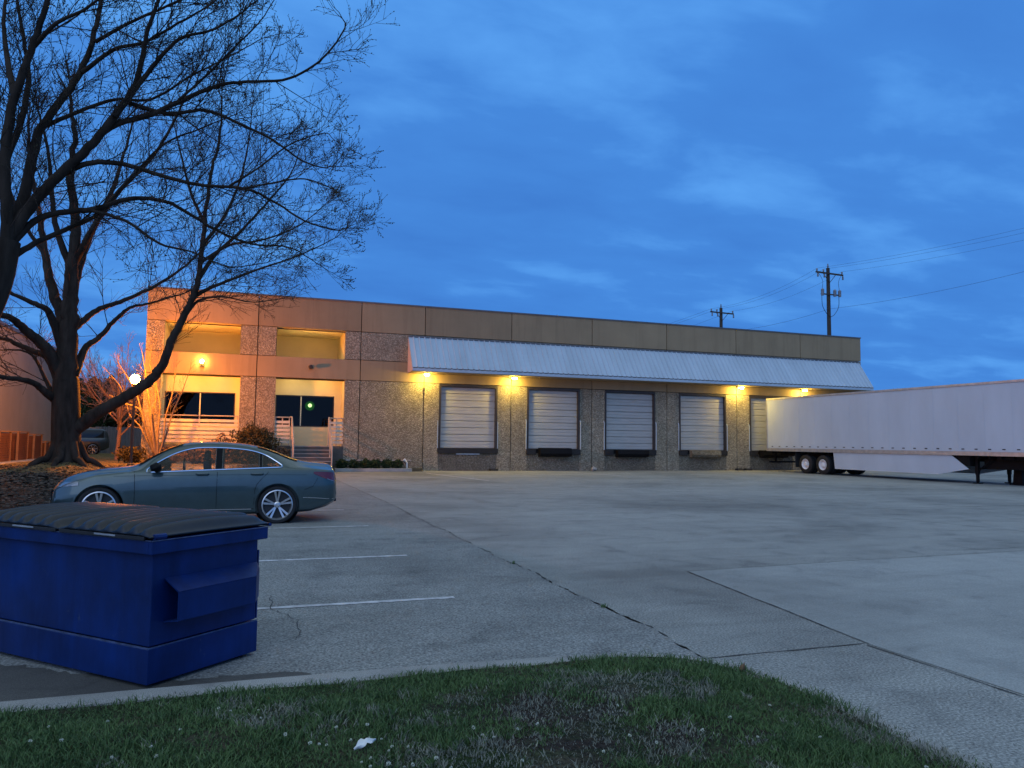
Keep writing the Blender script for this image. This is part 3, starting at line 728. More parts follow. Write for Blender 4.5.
# ------------------------------------------------------------------ trees
class Tree:
    def __init__(s, seed, rmin=.0045): s.rmin = rmin; s.r = random.Random(seed); s.big = MB(); s.tw = MB(); s.buds = []; s.n = 0
    def limb(s, pts, r0, r1, k=9, density=1.0, clen=1.6, depth=2, start=.2, side=None):
        P = catmull(pts, 6); n = len(P); rr = s.r
        P = [p+Vector((rr.gauss(0, 1), rr.gauss(0, 1), rr.gauss(0, 1)))*r0*.06 if 0 < i < n-1 else p for i, p in enumerate(P)]
        rad = [r0+(r1-r0)*(i/(n-1))**.8 for i in range(n)]
        s.big.tube(P, rad, k)
        L = sum((P[i+1]-P[i]).length for i in range(n-1)); acc = 0
        nxt = L*start
        for i in range(n-1):
            seg = (P[i+1]-P[i]); d = seg.length
            while nxt < acc+d:
                t = (nxt-acc)/d; p = P[i].lerp(P[i+1], t); f = nxt/L
                l = clen*(1.0-.55*f)*rr.uniform(.6, 1.3)
                rr0 = min(rad[i]*.5, .003+.007*l)
                s.grow(p, s.dirn(seg.normalized(), rr.uniform(28, 65)), l, rr0, depth)
                nxt += rr.uniform(.2, .45)/density
            acc += d
        # the end keeps on growing
        s.grow(P[-1], (P[-1]-P[-2]).normalized(), clen*.5, r1, depth)
        s.grow(P[-1], s.dirn((P[-1]-P[-2]).normalized(), 25), clen*.45, r1*.8, depth)
        return P
    def dirn(s, d, ang):
        u = d.orthogonal().normalized(); w = d.cross(u); a = s.r.uniform(0, 2*PI)
        q = (d*math.cos(R(ang))+(u*math.cos(a)+w*math.sin(a))*math.sin(R(ang)))
        q.z += .18; return q.normalized()
    def grow(s, p, d, L, r, depth):
        if s.n > 42000: return
        s.n += 1; rr = s.r
        ns = 5 if depth > 0 else 3
        pts = [p]; rad = [r]; st = L/ns; q = p.copy(); dd = d.copy()
        kids = []
        for i in range(ns):
            dd = (dd+Vector((rr.gauss(0, .11), rr.gauss(0, .11), rr.gauss(.04, .09)))).normalized()
            q = q+dd*st; pts.append(q.copy()); rad.append(max(r*(1-(i+1)/ns*.72), s.rmin))
            if depth > 0:
                for _ in range(2 if depth > 1 or i > 1 else 1):
                    if rr.random() < .55: kids.append((q-dd*st*rr.random(), dd.copy(), i))
        s.tw.tube(pts, rad, 4 if r > .015 else 3, cap=False)
        if depth == 0 or L < .5:
            for t in (1, .66, .33):
                if rr.random() < .6:
                    j = t*ns; i = min(int(j), ns-1); s.buds.append((pts[i].lerp(pts[i+1], j-i), dd))
        for (c, cd_, i) in kids:
            s.grow(c, s.dirn(cd_, rr.uniform(28, 58)), L*rr.uniform(.4, .72)*(1-.09*i), max(r*.6, .004), depth-1)
    def finish(s, name, base, label, trunkm='bark', twigm='twig', budm='bud', bud=.035, cat='tree'):
        e = empty(name, base, label, cat)
        def put(mb, nm, m, sm):
            o = mb.build(nm, m, e, smooth=sm); o.location = -Vector(base); return o
        put(s.big, 'trunk', trunkm, 60)
        if s.tw.v: put(s.tw, 'crown', twigm, False)
        if s.buds and bud:
            mb = MB(); rr = s.r
            for p, d in s.buds:
                d = (d+Vector((rr.gauss(0, .35), rr.gauss(0, .35), rr.gauss(.2, .3)))).normalized(); u = d.orthogonal().normalized()*bud*.3; w = d.cross(u); b = bud*rr.uniform(.6, 1.5)
                mb.add([p, p+d*b*.5+u, p+d*b*.5+w, p+d*b*.5-u-w, p+d*b], [(0, 1, 2), (0, 2, 3), (0, 3, 1), (4, 2, 1), (4, 3, 2), (4, 1, 3)])
            o = bpy.data.meshes.new('buds'); o.from_pydata(mb.v, [], mb.f); o.materials.append(M[budm])
            ob = bpy.data.objects.new('bud_cluster', o); col.objects.link(ob); ob.parent = e; ob.location = -Vector(base)
        return e
def px(lst, Y0, Y1=None, sc=1.0):
    n = len(lst); Y1 = Y0 if Y1 is None else Y1
    return [at(x/sc, y/sc, Y0+(Y1-Y0)*i/(n-1)) for i, (x, y) in enumerate(lst)]

# main lawn tree
tb = Tree(11); Y = 31.0
base = Vector((-5.95, 31, .45))
tb.big.tube(catmull([at(65, 475, Y), at(65.5, 462, Y), at(66, 448, Y), at(66, 430, Y), at(66, 405, Y), at(66, 380, Y)], 4), [.95, .88, .78, .7, .63, .58, .54, .51, .49, .48, .475, .47, .47, .47, .465, .46, .455, .45, .44, .43, .42], 20)
for a, L in ((0, 1.5), (50, 1.0), (110, 1.2), (170, 1.4), (215, 1.3), (262, 1.1), (310, 1.3)):      # root flare
    a = R(a); c = Vector((-5.95, 31, 0)); d = Vector((math.cos(a), math.sin(a), 0))
    q = [c+d*.35+Vector((0, 0, 1.3)), c+d*.62+Vector((0, 0, .75))]
    for t in (.85, 1.15, L): q.append(c+d*t*1.0+Vector((0, 0, rough((c+d*t).x, (c+d*t).y)+(.12 if t < 1 else .0 if t < 1.2 else -.1))))
    tb.big.tube(catmull(q, 4), [.15-.005*i for i in range(17)], 8)
LB = [
 ([(66, 400), (67, 360), (69, 325), (70, 295), (72, 265), (76, 225), (70, 180), (74, 135), (70, 95)], 31, 30.5, .42, .05),
 ([(68, 330), (61, 312), (52, 288), (45, 255), (40, 215), (30, 165), (28, 120)], 31, 32.5, .26, .03),
 ([(63, 350), (52, 318), (44, 308), (26, 300), (5, 290), (-25, 270)], 31, 29.5, .17, .03),
 ([(60, 372), (45, 347), (25, 330), (12, 318), (-10, 312), (-40, 295)], 31, 29, .24, .05),
 ([(58, 380), (48, 358), (35, 352), (15, 343), (0, 338), (-30, 334)], 31, 32.5, .16, .04),
 ([(56, 400), (48, 394), (38, 386), (25, 380), (0, 377), (-30, 372)], 31, 29.5, .17, .05),
 ([(55, 398), (48, 385), (40, 368), (32, 355), (18, 350), (0, 350)], 31, 31.5, .09, .02),
 ([(74, 375), (80, 360), (87, 346), (100, 337), (115, 320), (130, 308), (150, 303), (185, 293)], 31, 32.8, .17, .03),
 ([(72, 432), (86, 421), (102, 410), (125, 397), (148, 382), (162, 366), (171, 342), (183, 318), (193, 297), (198, 280), (202, 250), (206, 215), (211, 175), (220, 135), (222, 100)], 31, 29, .27, .03),
 ([(72, 330), (84, 320), (100, 309), (125, 300), (160, 283), (190, 262), (215, 235)], 31, 33, .15, .025),
 ([(70, 305), (78, 270), (90, 235), (108, 200), (122, 160), (133, 120)], 31, 33, .2, .03),
 ([(76, 260), (95, 225), (120, 190), (150, 160), (175, 120), (190, 80)], 30.8, 28.5, .13, .025),
 ([(193, 297), (210, 288), (235, 278), (262, 268), (300, 255), (335, 238)], 30, 28.8, .085, .015),
 ([(198, 280), (215, 255), (240, 232), (265, 205), (290, 175), (300, 150)], 29.8, 31, .09, .015),
 ([(203, 245), (225, 215), (240, 180), (248, 145), (252, 110)], 29.6, 28.4, .07, .015),
 ([(205, 225), (190, 190), (180, 150), (172, 115)], 29.5, 30.6, .07, .015),
 ([(201, 262), (230, 245), (262, 240), (300, 225), (330, 200)], 29.7, 30.3, .07, .012),
 ([(184, 316), (200, 300), (225, 297), (250, 302), (275, 300)], 30.2, 29, .06, .012),
 ([(72, 270), (58, 235), (52, 195), (48, 150), (38, 110)], 31, 29.5, .14, .03),
 ([(45, 255), (25, 225), (10, 190), (-5, 150)], 32, 33, .09, .02),
]
for pts, Ya, Yb, r0, r1 in LB:
    small = r0 < .12
    dn = 1.0
    tb.limb(px(pts, Ya, Yb), r0, r1, 10, density=1.0 if small else .7, clen=2.5 if small else 3.0, depth=2, start=.12 if small else .33)
tb.finish('bare_tree', base, 'large bare tree with flared trunk standing on the lawn left of the lamp post')

# near tree whose trunk stands left of the frame
ta = Tree(23, .003); Y = 16.0; Z = 2.626
tbase = Vector((at(-70, 500, Y).x, Y, lawn_h(-5.2, 16)-.1))
ta.big.tube(catmull([tbase, tbase+Vector((.02, 0, 1.2)), at(-48, 360, Y), at(-22, 315, Y), at(-5, 280, Y), at(6, 240, Y)], 4), [.46-.011*i for i in range(21)], 14)
LA = [
 ([(-10, 730), (20, 610), (12, 450), (22, 330), (50, 220), (85, 120), (118, 30), (135, -60)], .16, .05, 16, 15.2),
 ([(12, 640), (55, 540), (85, 410), (110, 330), (185, 230), (225, 160), (250, 80), (268, -20)], .15, .05, 16, 17),
 ([(25, 620), (90, 530), (165, 450), (245, 375), (300, 305), (350, 235), (372, 160), (388, 80), (420, -10)], .15, .04, 16, 15.5),
 ([(300, 305), (385, 195), (435, 135), (480, 98), (560, 78), (640, 30)], .07, .02, 15.7, 15),
 ([(190, 430), (290, 335), (400, 300), (480, 262), (570, 226), (640, 215), (760, 206), (850, 150), (905, 75), (925, 25)], .085, .012, 16, 14.8),
 ([(330, 268), (440, 298), (540, 290), (640, 330), (720, 370), (790, 420), (850, 440), (925, 432)], .06, .01, 15.8, 15.2),
 ([(150, 465), (230, 430), (320, 430), (420, 460), (520, 485), (640, 495), (720, 530), (800, 580), (880, 604), (960, 596)], .075, .01, 16, 15.2),
 ([(20, 650), (110, 570), (250, 548), (350, 520), (450, 535), (560, 600), (660, 640), (760, 650), (830, 690)], .09, .012, 16, 16.8),
 ([(10, 690), (90, 640), (180, 600), (260, 560), (340, 470), (430, 380), (520, 340), (620, 300)], .08, .012, 16, 17.5),
 ([(100, 340), (190, 300), (300, 262), (400, 260), (500, 200), (600, 150), (690, 100)], .06, .012, 16.5, 17),
 ([(215, 190), (300, 130), (380, 110), (470, 60), (540, 20), (620, -40)], .06, .015, 16.6, 16),
 ([(80, 130), (150, 60), (230, 20), (320, -60)], .06, .02, 15.5, 14.6),
 ([(40, 260), (20, 160), (10, 60), (20, -60)], .08, .03, 15.6, 16.5),
 ([(15, 420), (60, 300), (75, 190), (60, 90), (40, -40)], .09, .03, 16, 17.2),
 ([(230, 550), (330, 580), (420, 640), (500, 660), (600, 700), (700, 690)], .045, .01, 16.2, 15.4),
 ([(250, 110), (340, 60), (430, 20), (540, -30), (650, -70)], .05, .015, 16.8, 15.8),
 ([(470, 262), (540, 200), (620, 120), (680, 60), (720, 0)], .035, .01, 15.3, 14.6),
 ([(600, 490), (680, 440), (760, 380), (850, 350), (930, 380)], .03, .008, 15.4, 15),
 ([(640, 495), (720, 480), (800, 470), (880, 500), (950, 560)], .03, .008, 15.4, 14.6),
]
for pts, r0, r1, Ya, Yb in LA:
    if pts[-1][0] > 900: pts = pts[:-1]+[((pts[-1][0]+pts[-2][0])/2-15, (pts[-1][1]+pts[-2][1])/2)]
    r0 *= .82; r1 *= .8
    ta.limb(px(pts, Ya, Yb, Z), r0, r1, 8, density=1.2, clen=1.75, depth=2, start=.15)
ta.finish('bare_tree', tbase, 'near bare tree leaning in from the left edge with budding branches spread over the sky', bud=.036)

# pale multi-stemmed small tree by the corner
tc = Tree(5); cb = Vector((-3.55, 36.2, lawn_h(-3.55, 36.2)-.03))
for k, (pp, r0) in enumerate((([(156, 458), (152, 430), (149, 400), (146, 375), (142, 352)], .09), ([(157, 458), (158, 432), (160, 405), (156, 380), (160, 355)], .07),
                              ([(156, 456), (150, 438), (143, 420), (138, 398), (128, 378), (118, 362)], .07), ([(158, 456), (166, 435), (173, 412), (182, 392), (190, 370)], .06),
                              ([(155, 456), (146, 430), (140, 410), (124, 404), (112, 409)], .06), ([(158, 458), (163, 440), (166, 415), (172, 395), (176, 368)], .05),
                              ([(157, 458), (153, 420), (156, 392), (150, 365), (152, 345)], .05), ([(156, 456), (147, 440), (139, 425), (130, 415), (121, 388), (108, 372)], .05))):
    tc.limb(px(pp, 36.2, 35.6+.3*(k % 4)), r0, .012, 7, density=1.1, clen=.8, depth=1, start=.35)
tc.finish('crape_myrtle', cb, 'small pale multi-stemmed bare tree lit orange at the office corner', 'pale_bark', 'pale_bark', bud=0)

# background trees left of the office
def bgtree(label, x, Yd, ztop, seed, spread, m='pale_bark', n=12, name='bare_tree', dens=1.6):
    t = Tree(seed); c = at(x, 440, Yd); b = Vector((c.x, Yd, .2)); rr = t.r
    H = ztop-.2
    t.big.tube(catmull([b, b+Vector((.1, 0, H*.3)), b+Vector((0, 0, H*.55))], 5), [.11-.006*i for i in range(11)], 8)
    for k in range(n):
        a = rr.uniform(0, 6.28); s0 = rr.uniform(.15, .5)
        d = Vector((math.cos(a), math.sin(a), 0))
        t.limb([b+Vector((0, 0, H*s0)), b+d*spread*.5+Vector((0, 0, H*(s0+.2))), b+d*spread*rr.uniform(.7, 1)+Vector((0, 0, H*rr.uniform(.65, .95)))], .045, .01, 5, density=dens, clen=1.3, depth=1, start=.2)
    return t.finish(name, b, label, m, m, bud=0)
bgtree('bare tree with reddish twigs rising behind the parked dark vehicle', 96, 61.5, 8.5, 71, 3.6, 'bg_twig', 14)
bgtree('bare tree with pinkish twigs just behind the lamp globe', 128, 61.5, 8.4, 72, 3.6, 'bg_twig', 14)
bgtree('faint bare tree over the low fence at the corner of the office', 120, 66, 8.0, 73, 3.5, 'twig', 10)
bgtree('airy bare tree with orange-lit twigs between the lamp post and the fence', 117, 42, 6.6, 77, 2.3, 'bg_twig', 16, dens=2.2)
def evergreen(x, Yd, h, w, seed, label):
    c = at(x, 440, Yd); e = empty('evergreen_tree', (c.x, Yd, .2), label, 'tree')
    MB().tube([(0, 0, 0), (.05, 0, h*.5), (0, 0, h*.92)], [.2, .12, .03], 8).build('trunk', 'bark', e)
    mb = None
    for k in range(1):
        rr = np.random.default_rng(seed); n = 9000
        t = rr.random(n)**.75; z = h*(.08+.92*t)
        rad = w*(1-t)**.65*(.45+.55*rr.random(n)**.5); a = rr.uniform(0, 6.28, n)
        rad *= 1+.22*np.sin(5*a+z*2.3)*np.sin(z*3.1+2*a)
        p = np.stack([rad*np.cos(a), rad*np.sin(a), z+rr.normal(0, .15, n)], 1)
        u = rr.normal(size=(n, 3)); u /= np.linalg.norm(u, axis=1)[:, None]
        v = np.cross(u, rr.normal(size=(n, 3))); v /= np.linalg.norm(v, axis=1)[:, None]
        s = .16*rr.uniform(.6, 1.4, n)[:, None]
        V = np.stack([p-u*s, p+v*s*.4, p+u*s, p-v*s*.4], 1).reshape(-1, 3)
        me = bpy.data.meshes.new('crown'); me.from_pydata(V.tolist(), [], [(4*i, 4*i+1, 4*i+2, 4*i+3) for i in range(n)])
        me.materials.append(M['leaf_dark']); o = bpy.data.objects.new('crown', me); col.objects.link(o); o.parent = e
evergreen(92, 62, 5.4, 2.5, 1, 'dark evergreen behind the dark vehicle, close to the big trunk')
evergreen(108, 64, 5.6, 2.2, 2, 'low dark evergreen showing above the left end of the fence')
evergreen(126, 63, 4.6, 2.4, 3, 'squat dark evergreen above the middle of the fence')
evergreen(142, 64, 4.9, 2.2, 4, 'dark evergreen above the right end of the fence at the office corner')
evergreen(76, 66, 5.5, 2.6, 5, 'dark evergreen mostly hidden behind the big trunk')

# fence
fx0, fx1 = at(84, 440, 60).x, at(152, 440, 60).x
fe = empty('board_fence', (fx0, 60, .3), 'weathered grey vertical board fence behind the dark vehicle', 'fence')
mb = MB(); x = 0
while x < fx1-fx0: mb.box(x, 0, .03, x+.135, .02, 1.95+rnd.uniform(-.02, .02)); x += .145
mb.build('boards', 'fence', fe)
mb = MB()
for z in (.35, 1.0, 1.65): mb.box(0, .022, z, fx1-fx0, .07, z+.09)
mb.build('rail', 'fence', fe)
for k in range(4): MB().box(k*1.35+.1, .072, -.1, k*1.35+.2, .16, 2.0).build('post', 'fence', fe)

# neighbour building on the left
nb = empty('neighbour_building', (-10.4, 40, .2), 'plain pale stucco building with a flat roof at the left edge', 'building')
MB().box(-14, -14, 0, 0, 13.5, 6.25).build('wall', 'stucco', nb)
MB().box(-14.05, -14.05, 6.25, .05, 13.55, 6.42).build('parapet_cap', 'cap', nb)
MB().box(.003, -14, 0, .06, 13.4, .3).build('plinth', 'kerb', nb)
# louvred condenser enclosures
def acunit(y, w, h, label):
    e = empty('condenser_unit', (-9.85, y, .38), label, 'condenser', 'louvred units along the left building')
    MB().box(-.4, -w/2+.06, .05, .34, w/2-.06, h-.05).build('cabinet', 'ac', e, bevel=.01)
    mb = MB(); z = .12
    while z < h-.15: mb.box(.345, -w/2+.1, z, .37, w/2-.1, z+.05); z += .1
    xx = -w/2+.1
    while xx < w/2-.1:
        xx += .2
    for z in np.arange(.12, h-.15, .1): mb.box(-.36, -w/2+.03, z, .3, -w/2+.055, z+.05)
    mb.build('louvre', 'ac', e)
    mb = MB()
    for sx in (-.4, .3):
        for sy in (-w/2, w/2-.07): mb.box(sx, sy, 0, sx+.08, sy+.08, h)
    mb.box(-.42, -w/2-.02, h, .42, w/2+.02, h+.05); mb.build('frame', 'ac_post', e)
acunit(37.4, 1.7, 1.3, 'louvred brown unit against the pale building, largest and nearest, cut by the left edge')
acunit(40.2, 1.7, 1.3, 'louvred brown unit with tan posts, second from the left edge')
acunit(42.9, 1.5, 1.2, 'dark brown louvred unit, third from the left edge')
acunit(44.9, .9, .85, 'smallest and lowest brown unit, nearest the big tree trunk')

# ------------------------------------------------------------------ lamp post
lp = Vector((at(132, 440, 34.0).x, 34.0, 0)); lp.z = lawn_h(lp.x, lp.y)
le = empty('lamp_post', lp, 'black lamp post with glowing orange globe on the lawn', 'lamp post')
MB().lathe([(0, 0), (.13, 0), (.13, .06), (.07, .1), (.055, .3), (.05, 3.1), (.04, 3.25), (0, 3.25)], 14).build('pole', 'dark_metal', le, smooth=40)
MB().lathe([(.04, 3.2), (.12, 3.26), (.12, 3.3), (0, 3.31)], 16).build('lamp_cup', 'dark_metal', le, smooth=40)
M['e_street'] = emit('sodium_globe', (1, .27, .01), 2300)
MB().lathe([(0, 3.31), (.09, 3.32), (.15, 3.40), (.175, 3.5), (.15, 3.6), (.09, 3.67), (0, 3.69)], 20).build('globe', 'e_street', le, smooth=True)

# ------------------------------------------------------------------ cars
def interp(tab, x):
    if x <= tab[0][0]: return tab[0][1]
    for (a, b), (c, d) in zip(tab[:-1], tab[1:]):
        if x <= c:
            t = (x-a)/(c-a); return b+(d-b)*t
    return tab[-1][1]
def smooth_tab(tab, n=8):
    P = catmull([(a, b, 0) for a, b in tab], n)
    out = []
    for p in P:
        if not out or p.x > out[-1][0]+1e-4: out.append((p.x, p.y))
    return out
def make_car(S, root, paint):
    top = smooth_tab(S['top']); bot = S['bot']; wid = smooth_tab(S['wid']); belt = S['belt']; rw = smooth_tab(S['roofw'])
    def section(x):
        zt = interp(top, x); zb = interp(bot, x); w = interp(wid, x)
        zs = min(interp(belt, x), zt-.07); wt = min(interp(rw, x), w-.1)
        m = zb+(zs-zb)*.42
        P = [(0, zb), (w-.14, zb), (w-.035, zb+.05), (w-.018, zb+.16), (w-.0, m), (w-.002, m+(zs-m)*.35), (w-.012, zs-.155), (w-.03, zs-.12), (w-.045, zs-.03), (w-.07, zs)]
        a = Vector((w-.07, zs)); b = Vector((wt, zt-.05))
        for t in (.25, .5, .75):
            q = a.lerp(b, t); P.append((q.x+.018*math.sin(PI*t)*(1 if b.y-a.y > .15 else .3), q.y))
        P += [(wt, zt-.05), (wt-.05, zt-.018), (wt*.62, zt), (wt*.3, zt+.006), (0, zt+.008)]
        return P
    def ysurf(x, z):
        P = section(x)
        for (y0, z0), (y1, z1) in zip(P[2:14], P[3:15]):
            if z0 <= z <= z1 and z1 > z0: return y0+(y1-y0)*(z-z0)/(z1-z0)
        return P[2][0] if z < P[2][1] else P[14][0]
    L = S['L']
    xs = sorted(set([0, .015, .04, .08, .13] + [round(.2+i*.07, 3) for i in range(int((L-.4)/.07)+1)] + [L-.13, L-.08, L-.04, L-.015, L]))
    mb = MB(); rows = []
    for x in xs:
        P = section(x)
        rows.append([(x, -y, z) for y, z in P] + [(x, y, z) for y, z in reversed(P[1:-1])])
    n = len(rows[0]); o = 0
    for r in rows: mb.v += r
    for i in range(len(rows)-1):
        for j in range(n): mb.f.append((i*n+j, i*n+(j+1) % n, (i+1)*n+(j+1) % n, (i+1)*n+j))
    mb.f.append(tuple(range(n))); mb.f.append(tuple((len(rows)-1)*n+j for j in range(n-1, -1, -1)))
    body = mb.build('body', paint, root)
    cut = MB(); wr = S['wr']
    for wx in S['axles']:
        for s_ in (-1, 1):
            cut.prism([(wx+(wr+.045)*math.cos(2*PI*q/48), wr+(wr+.045)*math.sin(2*PI*q/48)) for q in range(48)], 'y', s_*(S['hw']-.3), s_*(S['hw']+.3))
    cob = cut.build('arch_tool', 'blackpaint', root)
    md = body.modifiers.new('arch', 'BOOLEAN'); md.operation = 'DIFFERENCE'; md.solver = 'EXACT'; md.object = cob
    bpy.context.view_layer.update()
    dg = bpy.context.evaluated_depsgraph_get(); me = bpy.data.meshes.new_from_object(body.evaluated_get(dg)); body.modifiers.clear(); body.data = me
    bpy.data.objects.remove(cob)
    if 'cabin' in S:
        for (xa, xb, ya, yb) in S['cabin']:
            n_ = 26; xs_ = [xa+(xb-xa)*q/n_ for q in range(n_+1)]
            pl_ = [(x, S['zl'](x)+.004) for x in xs_]+[(x, max(S['zh'](x)-.004, S['zl'](x)+.008)) for x in reversed(xs_)]
            cm = MB(); n2 = len(pl_)
            cm.v += [(x, ya, z) for x, z in pl_]+[(x, yb, z) for x, z in pl_]
            cm.f += [tuple(range(n2)), tuple(range(2*n2-1, n2-1, -1))]+[(q, (q+1) % n2, (q+1) % n2+n2, q+n2) for q in range(n2)]
            cob = cm.build('cabin_tool', 'blackpaint', root)
            md = body.modifiers.new('cabin', 'BOOLEAN'); md.operation = 'DIFFERENCE'; md.solver = 'EXACT'; md.object = cob
            bpy.context.view_layer.update()
            dg = bpy.context.evaluated_depsgraph_get(); me = bpy.data.meshes.new_from_object(body.evaluated_get(dg)); body.modifiers.clear(); body.data = me
            bpy.data.objects.remove(cob)
    for p in me.polygons: p.use_smooth = True
    me.set_sharp_from_angle(angle=R(32))
    me.materials.clear(); me.materials.append(M[paint])
    # dark liner inside the arches
    for wx in S['axles']:
        for s_ in (-1, 1):
            MB().lathe([(wr+.05, -.26), (wr+.05, .235)], 30, 'y', (wx, s_*(S['hw']-.27), wr)).lathe([(0, 0), (wr+.05, 0)], 30, 'y', (wx, s_*(S['hw']-.31), wr)).build('wheel_arch_liner', 'black_rubber', root)
    def patch(name, m, x0, x1, lo, hi, off=.006, nx=24, nz=6, sides=(-1, 1), parent=root, thick=True):
        mb = MB()
        for s_ in sides:
            rows = []
            for i in range(nx+1):
                x = x0+(x1-x0)*i/nx; a, b = lo(x), hi(x)
                rows.append([(x, s_*(ysurf(x, a+(b-a)*j/nz)+off), a+(b-a)*j/nz) for j in range(nz+1)])
            o = MB().grid(rows).build(name, m, parent, smooth=True)
        return o
    return ysurf, patch, section, top
def wheel(root, x, y, r, out, spokes=5, w=.215, rimr=.8, style='twin'):
    T = Matrix.Translation((x, y, r)) @ Matrix.Scale(out, 4, (0, 1, 0))
    h = w/2
    e = MB().lathe([(r*rimr, -h), (r*.93, -h), (r, -h+.03), (r, h-.03), (r*.95, h-.004), (r*.9, h), (r*rimr, h-.01), (r*rimr, -h)], 40, 'y', T=T).build('wheel', 'tyre', root, smooth=40)
    rr = r*rimr
    MB().lathe([(rr, h-.012), (rr-.018, h-.006), (rr-.03, h-.03), (rr-.03, -h+.02)], 40, 'y', T=T).build('rim', 'wheelmetal', e, smooth=40)
    MB().lathe([(0, h-.09), (rr-.025, h-.09)], 30, 'y', T=T).build('brake', 'rimdark', e)
    sp = MB()
    for k in range(spokes):
        for da in ((-.17, .17) if style == 'twin' else (0,)):
            a = 2*PI*k/spokes+.3; a2 = a+da; b = a+da*.55
            p0 = Vector((math.cos(b)*.05, h-.045, math.sin(b)*.05)); p1 = Vector((math.cos(a2)*(rr-.02), h-.018, math.sin(a2)*(rr-.02)))
            d = (p1-p0).normalized(); s = d.cross(Vector((0, 1, 0))).normalized()
            w0, w1 = .012, .019
            vs = [p0-s*w0, p0+s*w0, p1+s*w1, p1-s*w1]; vs = vs+[v-Vector((0, .04, 0)) for v in vs]
            sp.add([T @ v for v in vs], [(0, 1, 2, 3), (7, 6, 5, 4), (0, 4, 5, 1), (1, 5, 6, 2), (2, 6, 7, 3), (3, 7, 4, 0)])
    sp.lathe([(0, h-.02), (.035, h-.022), (.055, h-.035), (.06, h-.08)], 20, 'y', T=T)
    sp.build('spokes', 'wheelmetal', e, smooth=30)

SED = dict(L=4.69, hw=.905, wr=.335, axles=(1.06, 3.9),
  top=[(0, .72), (.03, .93), (.12, 1.035), (.3, 1.065), (.6, 1.10), (.85, 1.165), (1.15, 1.285), (1.5, 1.385), (1.9, 1.43), (2.3, 1.44), (2.6, 1.418), (2.85, 1.345), (3.12, 1.2), (3.4, 1.03), (3.65, .985), (4.0, .945), (4.3, .88), (4.5, .8), (4.62, .70), (4.69, .52)],
  bot=[(0, .38), (.2, .28), (.5, .2), (1, .175), (3.8, .165), (4.4, .18), (4.69, .26)],
  wid=[(0, .62), (.05, .74), (.15, .82), (.35, .865), (.7, .89), (1.2, .905), (2.5, .905), (3.6, .905), (4.1, .895), (4.35, .85), (4.55, .73), (4.65, .58), (4.69, .42)],
  belt=[(0, .93), (.5, .98), (1.2, .985), (2.2, .965), (3.4, .93), (4.0, .86), (4.69, .6)],
  roofw=[(0, .5), (.6, .62), (1.1, .60), (1.5, .60), (2.2, .61), (2.8, .60), (3.3, .66), (3.6, .72), (4.2, .68), (4.6, .5), (4.69, .3)])
rear_x = 1.68
zh = lambda x: min(interp(ZHT, x), interp(SEDTOP, x)-.06)
zl = lambda x: interp([(1.0, 1.012), (1.3, 1.0), (2.2, .965), (3.2, .925)], x)
ZHT = smooth_tab([(1.0, 1.03), (1.1, 1.10), (1.3, 1.215), (1.55, 1.29), (1.9, 1.328), (2.25, 1.335), (2.5, 1.315), (2.75, 1.24), (2.95, 1.135), (3.12, 1.02), (3.2, .955)])
SEDTOP = smooth_tab(SED['top'])
SED['zl'] = zl; SED['zh'] = zh
SED['cabin'] = [(1.1, 3.05, -.53, .53), (1.06, 1.33, -1, 1), (1.39, 2.0, -1, 1), (2.12, 3.12, -1, 1)]
car = empty('sedan', (rear_x, 15.1, 0), 'blue-grey metallic sedan parked sideways behind the blue dumpster', 'car', rz=PI)
ysurf, patch, section, top = make_car(SED, car, 'carpaint')
for a, b in ((1.03, 1.34), (1.38, 2.01), (2.11, 3.15)):
    patch('side_window', 'cabinglass', a, b, zl, zh, .002, 22, 6)
for s_ in (-1, 1):
    tr_ = MB()
    xs_ = [1.0+2.2*i/50 for i in range(51)]
    up = [(x, s_*(ysurf(x, zh(x)+.008)+.008), zh(x)+.008) for x in xs_]; lo_ = [(x, s_*(ysurf(x, zl(x)-.008)+.01), zl(x)-.008) for x in reversed(xs_)]
    tr_.tube(up+lo_, .0125, 5, closed=True)
    tr_.build('window_trim', 'chrome', car, smooth=True)
patch('pillar', 'blackpaint', 2.01, 2.11, zl, zh, .008, 2, 6); patch('pillar', 'blackpaint', 1.34, 1.38, zl, zh, .008, 2, 6)
# windscreen and rear glass
def topglass(name, x0, x1, inset, m='carglass'):
    rows = []
    for i in range(13):
        x = x0+(x1-x0)*i/12; P = section(x); hw = P[13][0]-inset; rows.append([(x, hw*t, interp(top, x)+.012-.02*abs(t)**3) for t in np.linspace(-1, 1, 11)])
    return MB().grid(rows).build(name, m, car, smooth=True)
for (x, y, n_) in ((2.28, -.36, 0), (2.28, .36, 0), (1.28, -.38, 1), (1.28, .38, 1)):
    MB().box(x-.05, y-.2, .96, x+.05, y+.2, 1.10 if n_ == 0 else 1.04).build('seat', 'black_rubber', car, bevel=.03)
    MB().box(x-.04, y-.12, 1.12 if n_ == 0 else 1.05, x+.04, y+.12, 1.27 if n_ == 0 else 1.17).tube([(x, y, 1.0), (x, y, 1.2)], .02, 6).build('headrest', 'black_rubber', car, bevel=.02)
MB().tube([(2.7, -.36+.15*math.cos(a), .97+.15*math.sin(a)) for a in np.linspace(0, 6.283, 25)], .014, 6).build('steering_wheel', 'black_rubber', car)
topglass('windscreen', 2.68, 3.36, .03); topglass('rear_window', .72, 1.42, .04)
